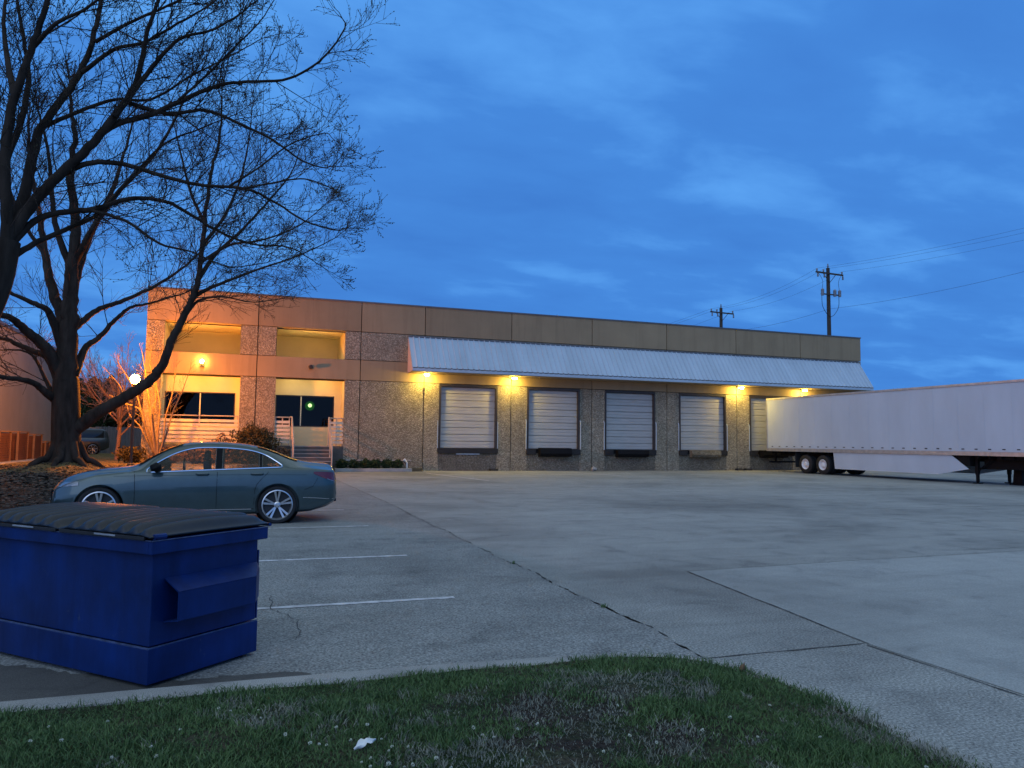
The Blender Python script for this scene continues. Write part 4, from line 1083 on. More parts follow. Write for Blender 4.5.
# door gaps, creases
def seam(pts, r=.0045, m='blackpaint', name='door_seam', off=.0015):
    for s_ in (-1, 1): MB().tube([(x, s_*(ysurf(x, z)+off), z) for x, z in pts], r, 4).build(name, m, car)
seam([(2.08, z) for z in np.linspace(.3, .97, 12)]); seam([(3.40-.03*math.sin(z*3), z) for z in np.linspace(.3, .93, 12)])
seam([(1.2, .98), (1.24, .9), (1.34, .8), (1.42, .7), (1.45, .6), (1.46, .35)]); seam([(x, .28) for x in np.linspace(1.46, 3.4, 20)])
seam([(x, .27+.0*x) for x in np.linspace(1.5, 3.4, 24)], .011, 'chrome', 'sill_trim', .006)
seam([(x, .86+.012*math.sin(x)) for x in np.linspace(.55, 3.7, 30)], .003, 'carpaint', 'crease', .001)
seam([(.06, .42), (.2, .43), (.4, .45), (.62, .46)], .008, 'chrome', 'bumper_trim', .005)
seam([(.35, .98), (.37, .8), (.45, .66), (.6, .6)], .004)
for x in (1.42, 2.32):
    for s_ in (-1, 1):
        y = s_*(ysurf(x, .88)+.02)
        MB().tube([(x-.1, y-s_*.02, .885), (x-.08, y+s_*.015, .888), (x+.08, y+s_*.015, .888), (x+.1, y-s_*.02, .885)], .014, 8).build('door_handle', 'chrome' if s_ < 0 else 'carpaint', car, smooth=True)
# lights
patch('tail_light', 'amber', .04, .44, lambda x: .735+.15*max(0, (x-.06)/.38)**1.1, lambda x: .90+.02*min(1, x/.3), .006, 14, 5)
patch('reversing_lens', 'lamp_clear', .045, .2, lambda x: .735+.15*max(0, (x-.06)/.38)**1.1, lambda x: .75+.15*max(0, (x-.06)/.38)**1.1, .008, 6, 2)
patch('headlight', 'lamp_clear', 4.22, 4.63, lambda x: .70-.1*(x-4.22), lambda x: min(.765-.1*max(0, x-4.3)+.0, interp(top, x)-.075), .006, 14, 5)
# plate, bumper inserts
MB().box(-.008, -.26, .72, .004, .26, .83).build('number_plate', 'white', car)
MB().box(-.004, -.55, .36, .05, .55, .43).build('bumper_insert', 'black_rubber', car)
MB().box(4.655, -.42, .3, 4.70, .42, .62).build('grille', 'blackpaint', car, bevel=.02)
MB().tube([(4.7, -.42, .46), (4.72, 0, .46), (4.7, .42, .46)], .012, 6).build('grille_bar', 'chrome', car)
for s_ in (-1, 1):
    bm_ = MB(); y0 = s_*(ysurf(3.1, .97)+.0)
    bm_.tube([(3.06, y0-s_*.02, .955), (3.06, y0+s_*.09, .97)], [.03, .025], 8)
    bm_.build('mirror_arm', 'blackpaint', car, smooth=True)
    mr = blob('mirror', (3.05, y0+s_*.15, 1.0), 1.0, 'blackpaint', 3); mr.scale = (.085, .11, .11); mr.parent = car
for wx in SED['axles']:
    wheel(car, wx, -.79, .335, -1); wheel(car, wx, .79, .335, 1)

SUVS = dict(L=4.6, hw=.93, wr=.37, axles=(.95, 3.65),
  top=[(0, .9), (.04, 1.2), (.15, 1.5), (.4, 1.66), (1.0, 1.71), (1.8, 1.72), (2.4, 1.69), (2.8, 1.52), (3.2, 1.25), (3.45, 1.14), (3.9, 1.08), (4.3, 1.0), (4.5, .88), (4.6, .6)],
  bot=[(0, .45), (.3, .3), (1, .24), (3.7, .24), (4.3, .28), (4.6, .4)],
  wid=[(0, .72), (.1, .84), (.3, .9), (1, .93), (3.6, .93), (4.1, .89), (4.4, .78), (4.6, .5)],
  belt=[(0, 1.05), (2, 1.08), (3.4, 1.03), (4.6, .7)], roofw=[(0, .6), (.5, .66), (2.4, .66), (3.2, .74), (4.2, .7), (4.6, .4)])
sc = at(113, 450, 55); suv = empty('parked_suv', (sc.x-.45, 56.0, .36), 'dark grey sport utility vehicle parked between the big trunk and the fence', 'car', rz=PI+R(14))
ys2, patch2, sec2, top2 = make_car(SUVS, suv, 'suvpaint')
patch2('side_window', 'carglass', .35, 3.05, lambda x: 1.10, lambda x: min(1.6, interp(top2, x)-.08), .006)
patch2('headlight', 'lamp_clear', 4.15, 4.5, lambda x: .82, lambda x: .93, .006)
rows = []
for i in range(10):
    x = 2.5+.85*i/9; hw = sec2(x)[13][0]-.04; rows.append([(x, hw*t, interp(top2, x)+.012-.02*abs(t)**3) for t in np.linspace(-1, 1, 9)])
MB().grid(rows).build('windscreen', 'carglass', suv, smooth=True)
MB().box(4.56, -.45, .5, 4.62, .45, .85).build('grille', 'blackpaint', suv, bevel=.02)
for s_ in (-1, 1): MB().box(.5, s_*.55-.02, 1.72, 2.3, s_*.55+.02, 1.76).build('roof_rail', 'alu', suv)
for wx in SUVS['axles']:
    wheel(suv, wx, -.82, .37, -1, style='one', spokes=7); wheel(suv, wx, .82, .37, 1, style='one', spokes=7)

# ------------------------------------------------------------------ dumpster
dn = Vector((-.5, 5.09, 0)); u = Vector((.62, .59, 0)).normalized(); v = Vector((-1.06, 1.24, 0)).normalized()
# local frame: x along the short side, y along the long side
du = empty('dumpster', dn-v*.02-u*.0+Vector((0, 0, 0)), 'dark blue steel dumpster with black ribbed lid beside the grass', 'dumpster', rz=math.atan2(u.y, u.x))
W, L_, H_ = .87, 1.72, .885
def taper(z): return 0
bx = MB()
wall = .006
bx.box(0, 0, .028, W, L_, .235)                                     # bottom skirt block
o = bx.build('base_skirt', 'bin', du, bevel=.004)
b2 = MB(); e_ = .012
b2.prism([(e_, e_), (W-e_, e_), (W-e_, L_-e_), (e_, L_-e_)], 'z', .247, H_)
b2.build('body', 'bin', du, bevel=.006)
MB().box(.004, .004, .2355, W-.004, .0115, .243).box(.0, .012, .2355, .0115, L_-.004, .243).build('weld_seam', 'bin_edge', du)
rim = MB()
rim.box(-.035, -.035, H_-.085, W+.035, -.0, H_).box(-.035, L_, H_-.085, W+.035, L_+.035, H_).box(-.035, 0, H_-.085, 0, L_, H_).box(W, 0, H_-.085, W+.035, L_, H_)
rim.build('top_rim', 'bin', du, bevel=.006)
MB().tube([(-.037, -.037, H_-.002), (W+.03, -.037, H_-.002)], .004, 5).tube([(-.037, -.03, H_-.002), (-.037, L_, H_-.002)], .004, 5).build('rim_edge', 'bin_edge', du)
# fork pockets on both short sides
for yy, s_ in ((0, -1), (L_, 1)):
    y1 = yy+s_*.12 - (0 if s_ < 0 else 0)
    pk = MB()
    x0, x1 = .1, .72
    z0, z1 = .40, .64
    def yv(k): return yy+s_*k
    # hollow box open at the ends: top slopes to the wall
    for quad in ([(x0, yv(.12), z0), (x1, yv(.12), z0), (x1, yv(.12), z1-.07), (x0, yv(.12), z1-.07)],
                 [(x0, yv(.12), z1-.07), (x1, yv(.12), z1-.07), (x1, yv(-.01), z1), (x0, yv(-.01), z1)],
                 [(x0, yv(.12), z0), (x1, yv(.12), z0), (x1, yv(-.01), z0-.02), (x0, yv(-.01), z0-.02)],
                 [(x1, yv(.12), z0), (x1+.13, yv(.015), z0+.01), (x1+.13, yv(.015), z1-.04), (x1, yv(.12), z1-.07)],
                 [(x1, yv(.12), z1-.07), (x1+.13, yv(.015), z1-.04), (x1+.13, yv(-.01), z1), (x1, yv(-.01), z1)],
                 [(x1, yv(.12), z0), (x1+.13, yv(.015), z0+.01), (x1+.13, yv(-.01), z0-.02), (x1, yv(-.01), z0-.02)]):
        pk.add(quad, [(0, 1, 2, 3)])
    p = pk.build('fork_pocket', 'bin', du)
    sm = p.modifiers.new('solid', 'SOLIDIFY'); sm.thickness = .008; sm.offset = 0
# side gussets
MB().box(W, .02, .25, W+.012, .06, .72).build('corner_post', 'bin', du); MB().box(W, L_-.06, .25, W+.012, L_-.02, .72).build('corner_post', 'bin', du)
# lid: arched, ribbed, in two leaves along the long side
def lid(y0, y1, name='lid'):
    rows = []; nx_ = 26; ny_ = 120
    for i in range(nx_+1):
        t = i/nx_; x = -.045+(W+.09)*t
        arch = .036*math.sin(PI*min(1, t*1.0))**.8 if 0 < t < 1 else 0
        r = []
        for j in range(ny_+1):
            s = j/ny_; y = y0+(y1-y0)*s
            edge = min(1, s/.1, (1-s)/.1)
            rib = .5-.5*math.cos(2*PI*(y-y0)/(.118)); rib = rib**.8*0.046*min(1, t/.05, (1-t)/.08)
            r.append((x, y, H_+.012+arch*(.1+.9*edge)+rib*edge+.012*edge))
        rows.append(r)
    mb = MB().grid(rows)
    n = ny_+1
    o = mb.build(name, 'lid', du, smooth=60)
    md = o.modifiers.new('solid', 'SOLIDIFY'); md.thickness = .012; md.offset = 1
    return o
lid(-.03, L_/2-.006); lid(L_/2+.006, L_+.03)
MB().box(-.052, .02, H_+.0, -.0375, L_/2-.02, H_+.022).box(-.052, L_/2+.02, H_, -.0375, L_-.02, H_+.022).build('lid_lip', 'black_rubber', du, bevel=.003)
MB().box(-.056, .28, H_+.01, -.0525, .48, H_+.02).box(-.056, L_/2+.25, H_+.01, -.0525, L_/2+.48, H_+.02).build('lip_highlight_strip', 'alu', du)
MB().tube([(-.02, -.03, H_+.02), (.06, -.03, H_+.02)], .018, 8).tube([(W+.05, -.04, H_+.012), (W+.05, L_+.04, H_+.012)], .012, 8).build('hinge', 'bin', du, smooth=40)
for x in (.08, W-.14):
    MB().box(x, .05, .0, x+.06, L_-.05, .052).build('skid', 'blackpaint', du)

# ------------------------------------------------------------------ semi-trailer
TX0, TX1, TY1, TY0 = 28.65, 31.2, 36.45, 20.3
tr = empty('semi_trailer', (TX0, TY0, 0), 'long white box trailer backed against the right-hand dock door', 'trailer')
wx_, ly = TX1-TX0, TY1-TY0
MB().box(0, 0, 1.34, wx_, ly, 4.14).build('box_body', 'trailer', tr)
mb = MB(); y = .0
while y < ly-.02: mb.box(-.006, y, 1.345, -.0, y+.02, 4.1); y += 1.22
mb.build('panel_seam', 'trailer', tr)
MB().box(-.03, -.02, 4.10, wx_+.03, ly, 4.2).build('top_rail', 'alu', tr, bevel=.01)
MB().box(-.02, -.02, 1.17, wx_+.02, ly, 1.335).box(-.03, -.02, 1.17, -.0205, ly, 1.2).build('bottom_rail', 'alu', tr)
MB().box(-.025, ly-.06, 1.2, 0, ly, 4.1).build('corner_post', 'alu', tr); MB().box(-.025, -.02, 1.34, 0, .05, 4.1).build('corner_post', 'alu', tr)
mb = MB(); y = .35
while y < ly: mb.box(-.012, y, 1.42, -.001, y+.13, 1.46); y += .61
mb.build('tie_slot', 'black_rubber', tr)
mb = MB(); y = .3
while y < ly: mb.box(.05, y, 1.05, wx_-.05, y+.06, 1.165); y += .5
mb.box(.7, .5, .92, .78, ly-.3, 1.045).box(wx_-.78, .5, .92, wx_-.7, ly-.3, 1.045).build('crossmembers', 'blackpaint', tr)
# bogie
for yy in (11.74, 13.04):
    for side in (0, 1):
        for k in (0, 1):
            xx = (.16 if side == 0 else wx_-.16)+(.33*k if side == 0 else -.33*k)
            T_ = Matrix.Translation((xx, yy, .51)) @ Matrix.Scale(-1 if side == 0 else 1, 4, (1, 0, 0))
            e = MB().lathe([(.29, -.13), (.45, -.13), (.5, -.1), (.51, 0), (.5, .1), (.45, .13), (.29, .13), (.28, .1), (.28, -.13)], 36, 'x', T=T_).build('wheel', 'tyre', tr, smooth=50)
            if k == 0:
                MB().lathe([(.285, .125), (.27, .13), (.25, .06), (.2, .0), (.13, .0), (.12, .1), (.09, .13), (0, .135)], 30, 'x', T=T_).build('rim', 'white', e, smooth=40)
                lg = MB()
                for q in range(10):
                    a = 2*PI*q/10; lg.lathe([(.014, 0), (.014, .04), (0, .045)], 8, 'x', (0.0, .165*math.cos(a), .165*math.sin(a)), T=T_)
                lg.build('lug_nuts', 'alu', e)
    MB().tube([(.1, yy, .51), (wx_-.1, yy, .51)], .065, 10).build('axle', 'blackpaint', tr)
MB().box(.55, 10.9, .7, .72, 14.4, .915).box(wx_-.72, 10.9, .7, wx_-.55, 14.4, .915).box(.55, 12.2, .45, .72, 12.6, .7).box(wx_-.72, 12.2, .45, wx_-.55, 12.6, .7).build('suspension_subframe', 'blackpaint', tr)
MB().box(.02, 13.78, .32, .62, 13.8, 1.1).build('mud_flap', 'black_rubber', tr); MB().box(wx_-.62, 13.78, .32, wx_-.02, 13.8, 1.1).build('mud_flap', 'black_rubber', tr)
MB().box(.1, ly-.12, .5, wx_-.1, ly-.02, .6).box(.5, ly-.1, .6, .6, ly-.04, 1.165).box(wx_-.6, ly-.1, .6, wx_-.5, ly-.04, 1.165).build('underride_guard', 'blackpaint', tr)
# side skirts
for x, s_ in ((.02, 1), (wx_-.05, 1)):
    sk = MB(); sk.prism([(10.95, 1.165), (10.85, .34), (4.7, .34), (3.25, .6), (4.05, 1.165)], 'x', x, x+.03)
    sk.build('side_skirt', 'trailer', tr)
    MB().box(x-.004, 4.7, .335, x+.034, 10.85, .35).build('skirt_edge', 'white', tr)
# landing gear
for x in (.3, wx_-.42):
    MB().box(x, 3.05, .38, x+.13, 3.18, 1.165).box(x+.015, 3.065, .08, x+.115, 3.165, .38).box(x-.07, 2.98, 0, x+.2, 3.25, .045).box(x+.03, 3.07, .045, x+.1, 3.16, .08).build('landing_leg', 'blackpaint', tr, bevel=.006)
MB().box(.43, 3.09, .6, wx_-.42, 3.14, .67).tube([(.37, 3.11, .5), (.37, 2.3, 1.15)], .03, 6).tube([(wx_-.36, 3.11, .5), (wx_-.36, 2.3, 1.15)], .03, 6).build('leg_brace', 'blackpaint', tr)
MB().box(.06, 3.22, .72, .4, 3.8, 1.16).build('gearbox_housing', 'blackpaint', tr, bevel=.02)
MB().box(.2, .2, 1.02, wx_-.2, 2.1, 1.165).build('coupler_plate', 'blackpaint', tr)
MB().box(.5, 1.2, .62, 2.0, 2.9, 1.0).build('spare_rack', 'blackpaint', tr)
# stand at the nose
nsd = empty('trailer_stand', (29.9, 22.2, 0), 'black steel support stand under the trailer nose at the right edge', 'stand')
MB().box(-.3, -.3, 0, .3, .3, .05).prism([(-.22, .05), (.22, .05), (.12, .95), (-.12, .95)], 'x', -.2, .2).build('frame', 'blackpaint', nsd, bevel=.01)
MB().box(-.3, -.16, .952, .3, .16, 1.0).build('top_plate', 'blackpaint', nsd)

# ------------------------------------------------------------------ far right background, seen beneath the trailer
struct(MB().box(37.5, 60.004, -.08, 400, 400, .02).build('far_field', 'lawn'))
fb = empty('far_warehouse', (95, 75, 0), 'low warehouse far off beneath the trailer nose, lamplight painted into its cream wall', 'warehouse')
MB().box(-35, 0, 0, 60, 25, 4.2).build('wall', 'cream', fb)  # cream colour stands in for yellow lamplight on this wall
MB().box(-35.1, -.1, 4.2, 60.1, 25, 4.35).build('roof_edge', 'cap', fb)
for k in range(5):
    MB().box(-28+k*14, -.05, 0, -24+k*14, -.004, 3.2).build('dock_door', 'door', fb)

# ------------------------------------------------------------------ utility poles and lines
def pole(x, y, z, arm, label, two=True):
    e = empty('utility_pole', (x, y, 0), label, 'utility pole', 'utility poles behind the warehouse')
    MB().lathe([(0, 0), (.19, 0), (.13, z), (0, z+.03)], 12).build('shaft', 'wood_pole', e, smooth=40)
    d = Vector((math.cos(R(5)), math.sin(R(5)), 0))
    a = MB(); za = z-.45
    p = [(-arm/2*d.x, -.16-arm/2*d.y), (arm/2*d.x, -.16+arm/2*d.y)]
    a.tube([(p[0][0], p[0][1], za), (p[1][0], p[1][1], za)], .075, 4); a.tube([(-.6, -.17, za-.03), (0, -.15, za-.7)], .025, 4); a.tube([(.6, -.17, za-.03), (0, -.15, za-.7)], .025, 4)
    a.build('crossarm', 'wood_pole', e)
    pts = []
    for t in (-.93, -.45, .93):
        q = Vector((t*arm/2*d.x, -.16+t*arm/2*d.y, za))
        MB().lathe([(.02, 0), (.02, .08), (.07, .1), (.05, .16), (.07, .2), (.04, .27), (0, .28)], 10, 'z', q).build('insulator', 'porcelain', e, smooth=40); pts.append(q+Vector((x, y, .27)))
        MB().lathe([(.05, -.35), (.07, -.3), (.05, -.22), (.07, -.15), (.03, -.05)], 8, 'z', q+Vector((.08, 0, 0))).build('insulator', 'porcelain', e, smooth=40)
    MB().lathe([(.02, 0), (.07, .1), (.05, .2), (.04, .33), (0, .34)], 10, 'z', (0, 0, z)).build('insulator', 'porcelain', e, smooth=40)
    if two:
        z2 = z-2.05
        MB().tube([(-.85, -.18, z2), (.85, -.18, z2)], .06, 4).build('crossarm', 'wood_pole', e)
        for t in (-.8, .35, .8):
            MB().lathe([(.0, -.15), (.11, -.14), (.12, .3), (.05, .38), (0, .4)], 10, 'z', (t, -.28, z2)).build('cutout_switch', 'porcelain', e, smooth=40)
        for s_ in (-1, 1):
            MB().tube(catmull([(s_*.8, -.2, z2-.1), (s_*.75, -.2, z2-.9), (s_*.35, -.2, z2-1.5), (.0, -.2, z2-1.7)], 5), .02, 5).build('drop_cable', 'wire', e)
            MB().tube(catmull([(s_*arm*.4, -.2, za), (s_*.75, -.25, za-.6), (s_*.8, -.25, z2+.35)], 5), .014, 5).build('drop_cable', 'wire', e)
    return pts
P1 = at(828, 274, 45); P2 = at(721, 312, 55)
w1 = pole(P1.x, P1.y, P1.z+.45, 2.75, 'tall dark utility pole with two crossarms rising behind the right end of the roof')
w2 = pole(P2.x, P2.y, P2.z+.35, 2.5, 'shorter-looking utility pole left of the tall one, just topping the parapet', False)
def wire(a, b, sag, n=20):
    return [a.lerp(b, i/n)-Vector((0, 0, sag*4*(i/n)*(1-i/n))) for i in range(n+1)]
far_end = [at(1150, 196, 28), at(1150, 202, 28), at(1150, 210, 29)]
left_end = [at(560, 352, 78), at(560, 354, 78), at(575, 358, 78)]
nm = ['upper power line on the left end of the crossarms', 'middle power line between the crossarm insulators', 'power line on the right end of the crossarms']
for k in range(3):
    pts = wire(far_end[k], w1[k], .35)+wire(w1[k], w2[k], .5)[1:]+wire(w2[k], left_end[k], .4)[1:]
    tag(MB().tube(pts, .007, 4).build('power_line', 'wire'), nm[k], 'power line', 'overhead lines across the sky')
cpt = at(829, 309, 44.8)
pts = wire(at(1150, 236, 28), cpt, .5)+wire(cpt, at(721, 332, 54.8), .3)[1:]+wire(at(721, 332, 54.8), at(600, 352, 75), .3)[1:]
tag(MB().tube(pts, .009, 4).build('power_line', 'wire'), 'lowest and thickest cable, attached midway down the tall pole', 'power line', 'overhead lines across the sky')

# ------------------------------------------------------------------ grass on the near island
def grass():
    rr = np.random.default_rng(9)
    n = 260000
    X = rr.uniform(-3.2, 3.42, n); Yv = 4.78-(rr.random(n)**.8)*3.2
    # field of view cull and island outline
    cx, cy, r = 2.2, 3.76, 1.0
    j = rr.normal(0, .03, n)
    ok = (Yv < 4.70+j) & (X < 3.17+j*1.5) & ~((X > cx) & (Yv > cy) & ((X-cx)**2+(Yv-cy)**2 > (r-.04+j*1.3)**2))
    ok &= (X > -.36*Yv-.3-.2) & (X < 1.15*Yv+.5)
    def nz(x, y, f, p): return np.sin(x*f+p)*np.cos(y*f*1.1+p*2)+.6*np.sin(x*f*2.1+y*f*1.7+p)+.4*np.sin(x*f*4.3-y*f*3.1+p*3)
    bare = nz(X, Yv, 2.3, 1.3)+.45*nz(X, Yv, 8, .4)
    # worn patch near the middle of the island
    patchd = np.minimum(((X-1.65)/.85)**2+((Yv-3.85)/.33)**2, ((X-1.5)/.9)**2+((Yv-3.15)/.22)**2)
    patchd = patchd+.45*nz(X, Yv, 6, .9)+.35*nz(X, Yv, 15, 2)
    keep = rr.random(n) < np.clip(1.0-.45*(bare > .9)-.5*(patchd < 1), .16, 1)
    ok &= keep
    X, Yv, bare, patchd = X[ok], Yv[ok], bare[ok], patchd[ok]; n = len(X)
    e = np.minimum(4.68-Yv, 3.1-X); t = np.clip(e/.9, 0, 1); Zg = .065+.075*t*t*(3-2*t)+.008*np.sin(X*5+Yv*3)-.004
    clump = nz(X, Yv, 5.5, 2.2)
    h = rr.uniform(.012, .038, n)*(1+.35*np.clip(clump, -1, 1.5)); h = np.where(patchd < 1, h*.7, h)
    a = rr.uniform(0, 6.28, n); w = rr.uniform(.0018, .0036, n)
    la = rr.uniform(0, 6.28, n); ln = rr.uniform(.15, 1.3, n)*h
    dx, dy = np.cos(a)*w, np.sin(a)*w
    P0 = np.stack([X-dx, Yv-dy, Zg], 1); P1_ = np.stack([X+dx, Yv+dy, Zg], 1)
    mx, my = X+np.cos(la)*ln*.35, Yv+np.sin(la)*ln*.35
    P2_ = np.stack([mx+dx*.7, my+dy*.7, Zg+h*.62], 1); P3 = np.stack([mx-dx*.7, my-dy*.7, Zg+h*.62], 1)
    P4 = np.stack([X+np.cos(la)*ln, Yv+np.sin(la)*ln, Zg+h], 1)
    V = np.stack([P0, P1_, P2_, P3, P4], 1)
    dryp = nz(X, Yv, 3.1, 4.0)+.5*nz(X, Yv, 11, 1.0)+(patchd < 1.3)*1.6+np.clip((X-2.75)*2.2, 0, 1.0)*(Yv < 4.3)+(rr.random(n)-.5)*1.6
    dry = dryp > 1.35
    for nm_, mask, m, lab in (('grass', ~dry, 'g_green', None), ('dry_grass', dry, 'g_dry', None)):
        v = V[mask].reshape(-1, 3); k = mask.sum(); f = []
        idx = np.arange(k)*5
        me = bpy.data.meshes.new(nm_)
        me.vertices.add(len(v)); me.vertices.foreach_set('co', v.astype(np.float32).ravel())
        quad = np.stack([idx, idx+1, idx+2, idx+3], 1); tri = np.stack([idx+3, idx+2, idx+4], 1)
        loops = np.concatenate([quad.ravel(), tri.ravel()]); me.loops.add(len(loops)); me.loops.foreach_set('vertex_index', loops.astype(np.int32))
        me.polygons.add(2*k)
        ls = np.concatenate([np.arange(k)*4, 4*k+np.arange(k)*3]); me.polygons.foreach_set('loop_start', ls.astype(np.int32))
        me.update(calc_edges=True); me.validate()
        me.materials.append(M[m]); o = bpy.data.objects.new(nm_, me); col.objects.link(o); o['kind'] = 'stuff'
def blade_mat(name, a, b, c):
    m, nt, bs = newmat(name); v = coord(nt)
    cc = ramp(nt, noise(nt, 3.0, 5, .7, v), [(.3, a), (.7, b)])
    cc = mix(nt, cc, c, ramp(nt, noise(nt, 160, 2, .5, v), [(.5, (0, 0, 0)), (.7, (1, 1, 1))]))
    nt.links.new(cc, bs.inputs['Base Color']); bs.inputs['Roughness'].default_value = .7; bs.inputs['Specular IOR Level'].default_value = .2
    return m
M['g_green'] = blade_mat('green_blades', (.045, .1, .032), (.095, .165, .05), (.15, .185, .1))
M['g_dry'] = blade_mat('dry_blades', (.15, .155, .12), (.32, .32, .25), (.08, .10, .06))
grass()
# clover heads
ch = empty('clover_flower', (0, 0, 0), 'small white clover head in the near grass', 'flower', 'white clover heads in the near grass')
def clover_mesh():
    m1 = MB(); rr = random.Random(3)
    for k in range(26):
        z = rr.uniform(-.3, 1); a = k*2.4; q = math.sqrt(max(0, 1-z*z)); d = Vector((q*math.cos(a), q*math.sin(a), z)); p = Vector((0, 0, .05))+d*.006; s = d.orthogonal().normalized()*.0022; w = d.cross(s)
        m1.add([p-s, p+w, p+s, p+d*.006], [(0, 1, 3), (1, 2, 3), (2, 0, 3)])
    m1.build('petals', 'petal', ch); MB().tube([(0, 0, 0), (.002, 0, .03), (0, 0, .05)], .0013, 4).build('stalk', 'stem', ch)
clover_mesh()
fl_px = [(28, 742), (50, 724), (57, 742), (108, 719), (113, 755), (152, 746), (158, 757), (218, 706), (229, 709), (182, 727), (259, 707), (260, 716), (285, 734), (311, 743), (318, 740), (326, 742), (338, 725), (352, 740), (370, 725), (369, 737), (382, 736), (389, 746), (395, 744), (408, 742), (362, 758), (373, 757), (371, 762), (390, 763), (403, 763), (411, 763), (438, 758), (452, 765), (473, 727), (481, 735), (496, 735), (521, 760), (516, 726), (590, 706), (617, 702), (628, 735), (658, 740), (705, 730), (729, 720), (757, 734), (768, 703), (820, 737), (930, 765), (540, 725), (664, 704), (605, 750)]
for k, (x, y) in enumerate(fl_px):
    c = ch if k == 0 else copy_tree(ch)
    p = gnd(x, y, .15); zz = near_h(p.x, p.y)
    p = gnd(x, y, zz+.035)
    c.location = (p.x, p.y, near_h(p.x, p.y)-.008); c.rotation_euler = (rnd.uniform(-.3, .3), rnd.uniform(-.3, .3), rnd.uniform(0, 6)); s = rnd.uniform(.55, 1.0)*(.8 if y < 720 else 1); c.scale = (s, s, s)
# torn pale leaf in the grass
p = gnd(365, 748, .15)
rows = []
for i in range(9):
    t = i/8; wdt = .022*math.sin(PI*(t*.9+.08))*(1-.45*(i % 3 == 1))
    rows.append([(-.055+.11*t, s*wdt, .018*math.sin(PI*t)+.006*math.cos(s*4+i)) for s in (-1, -.4, .2, 1)])
lf = MB().grid(rows).build('paper_scrap', 'paper', loc=(p.x, p.y, near_h(p.x, p.y)+.022), smooth=True)
lf.rotation_euler = (R(30), R(-8), R(20)); lf.modifiers.new('solid', 'SOLIDIFY').thickness = .0012
tag(lf, 'ragged curled white scrap lying in the grass among clover heads', 'paper scrap')
# small brown leaf on the kerb
p = gnd(741, 668, .09)
lf = MB().grid([[(-.03+.06*i/5, s*.018*math.sin(PI*(i/5*.9+.06)), .02+.01*math.cos(s*2)+.006*i) for s in (-1, 0, 1)] for i in range(6)]).build('dead_leaf', 'tan_leaf', loc=(p.x, p.y, .07), smooth=True)
lf.rotation_euler = (R(25), R(-35), .6); lf.modifiers.new('solid', 'SOLIDIFY').thickness = .001
tag(lf, 'curled dead leaf on the curved kerb beside the grass', 'leaf')
# weeds in the long joint
def weed(x, y, label, s=1.0, seed=1):
    rr = random.Random(seed); mb = MB()
    for k in range(26):
        a = rr.uniform(0, 6.28); h = rr.uniform(.02, .06)*s; l = rr.uniform(.01, .06)*s; b = Vector((rr.gauss(0, .012), rr.gauss(0, .012), 0)); d = Vector((math.cos(a), math.sin(a), 0)); n_ = Vector((-d.y, d.x, 0))*.003
        mb.add([b-n_, b+n_, b+d*l*.6+n_+Vector((0, 0, h*.8)), b+d*l+Vector((0, 0, h)), b+d*l*.6-n_+Vector((0, 0, h*.8))], [(0, 1, 2, 3, 4)])
    o = mb.build('weed', 'g_green', loc=(x, y, .005)); tag(o, label, 'weed'); return o
weed(3.2, 8.9, 'small green weed growing in the long pavement joint', .7, 1)
weed(3.17, 6.35, 'tiny weed in the joint close to the grass island', .6, 2)
# litter under the lawn tree: scattered dead leaves
def litter():
    rr = np.random.default_rng(4); n = 9000
    X = rr.uniform(-9, -3.35, n); Yv = rr.uniform(13, 34, n); mb = MB()
    for x, y in zip(X, Yv):
        z = rough(x, y)+.012; a = rr.uniform(0, 6.28); s = rr.uniform(.03, .075); t = rr.uniform(-.03, .03)
        c, d = math.cos(a)*s, math.sin(a)*s
        o = len(mb.v); mb.v += [(x-c, y-d, z), (x-d*.5, y+c*.5, z+t), (x+c, y+d, z+.01), (x+d*.5, y-c*.5, z-t*.3)]; mb.f.append((o, o+1, o+2, o+3))
    me = bpy.data.meshes.new('leaf_litter'); me.from_pydata(mb.v, [], mb.f); me.materials.append(M['litter']); o = bpy.data.objects.new('leaf_litter', me); col.objects.link(o); o['kind'] = 'stuff'
M['litter'] = simple('litter_leaf', (.075, .055, .04), .9, var=.6, scale=2.5)
litter()

# ------------------------------------------------------------------ sky and light
w = bpy.data.worlds.new('World'); scene.world = w; w.use_nodes = True; nt = w.node_tree
bg = nt.nodes['Background']
sky = nt.nodes.new('ShaderNodeTexSky'); sky.sky_type = 'NISHITA'; sky.sun_disc = False
SUN_AZ = R(215)       # compass-like: from behind the camera, to the left
sky.sun_elevation = R(2); sky.sun_rotation = SUN_AZ
sky.altitude = 100; sky.air_density = 1.0; sky.dust_density = .6; sky.ozone_density = 4.0
tc_ = nt.nodes.new('ShaderNodeTexCoord'); g_ = tc_.outputs['Generated']
sep = nt.nodes.new('ShaderNodeSeparateXYZ'); nt.links.new(g_, sep.inputs[0])
def mth(op, a, b=None):
    n = nt.nodes.new('ShaderNodeMath'); n.operation = op
    for i, q in enumerate((a, b)):
        if q is None: continue
        if isinstance(q, (int, float)): n.inputs[i].default_value = q
        else: nt.links.new(q, n.inputs[i])
    return n.outputs[0]
zz = mth('ADD', mth('MAXIMUM', sep.outputs[2], 0.0), .16)
cmb = nt.nodes.new('ShaderNodeCombineXYZ')
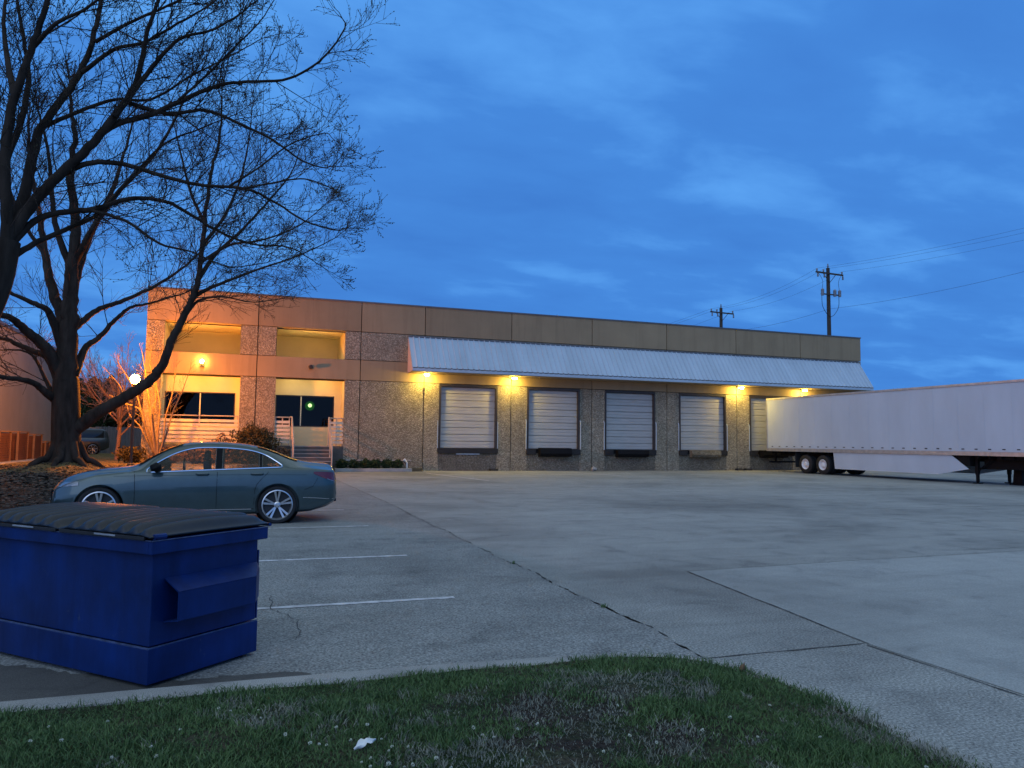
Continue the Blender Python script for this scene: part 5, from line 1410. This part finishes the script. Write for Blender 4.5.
nt.links.new(mth('DIVIDE', sep.outputs[0], zz), cmb.inputs[0]); nt.links.new(mth('DIVIDE', sep.outputs[1], zz), cmb.inputs[1])
mp = nt.nodes.new('ShaderNodeMapping'); mp.inputs['Rotation'].default_value = (0, 0, R(35)); mp.inputs['Scale'].default_value = (1.0, 1.7, 1)
nt.links.new(cmb.outputs[0], mp.inputs[0])
c1 = noise(nt, .8, 5, .45, mp.outputs[0], .2); c2 = noise(nt, 2.4, 6, .55, mp.outputs[0], .2)
skyc = mix(nt, sky.outputs[0], (.28, .62, 1.7), 1.0, 'MULTIPLY')
clear = mix(nt, skyc, (.95, 3.75, 10.2), .9)
cloudm = mth('ADD', mth('MULTIPLY', c1, .62), mth('MULTIPLY', c2, .38))
cf = ramp(nt, cloudm, [(.36, (0, 0, 0)), (.66, (1, 1, 1))])
mixed = mix(nt, clear, (.62, 2.5, 7.7), cf)
# brighter open gaps
gap = ramp(nt, cloudm, [(.32, (1, 1, 1)), (.5, (0, 0, 0))])
mixed = mix(nt, mixed, (1.45, 4.8, 11.2), gap)
# afterglow low behind the camera: paler, greyer cloud
dotn = nt.nodes.new('ShaderNodeVectorMath'); dotn.operation = 'DOT_PRODUCT'; nt.links.new(g_, dotn.inputs[0])
dotn.inputs[1].default_value = (-.72, -.69, 0)
glow = ramp(nt, dotn.outputs['Value'], [(.05, (0, 0, 0)), (.8, (1, 1, 1))])
mixed = mix(nt, mixed, (3.3, 5.9, 12.6), glow)
zen = ramp(nt, sep.outputs[2], [(.55, (0, 0, 0)), (.8, (1, 1, 1))])
mixed = mix(nt, mixed, (6.6, 8.1, 9.0), zen)
nt.links.new(mixed, bg.inputs[0]); bg.inputs[1].default_value = .075

sd = bpy.data.lights.new('sun', 'SUN'); sd.energy = .35; sd.angle = R(50); sd.color = (.8, .9, 1)
so = bpy.data.objects.new('sun', sd); col.objects.link(so)
d = Vector((.55, .72, -.62)); so.rotation_euler = d.to_track_quat('-Z', 'Y').to_euler()
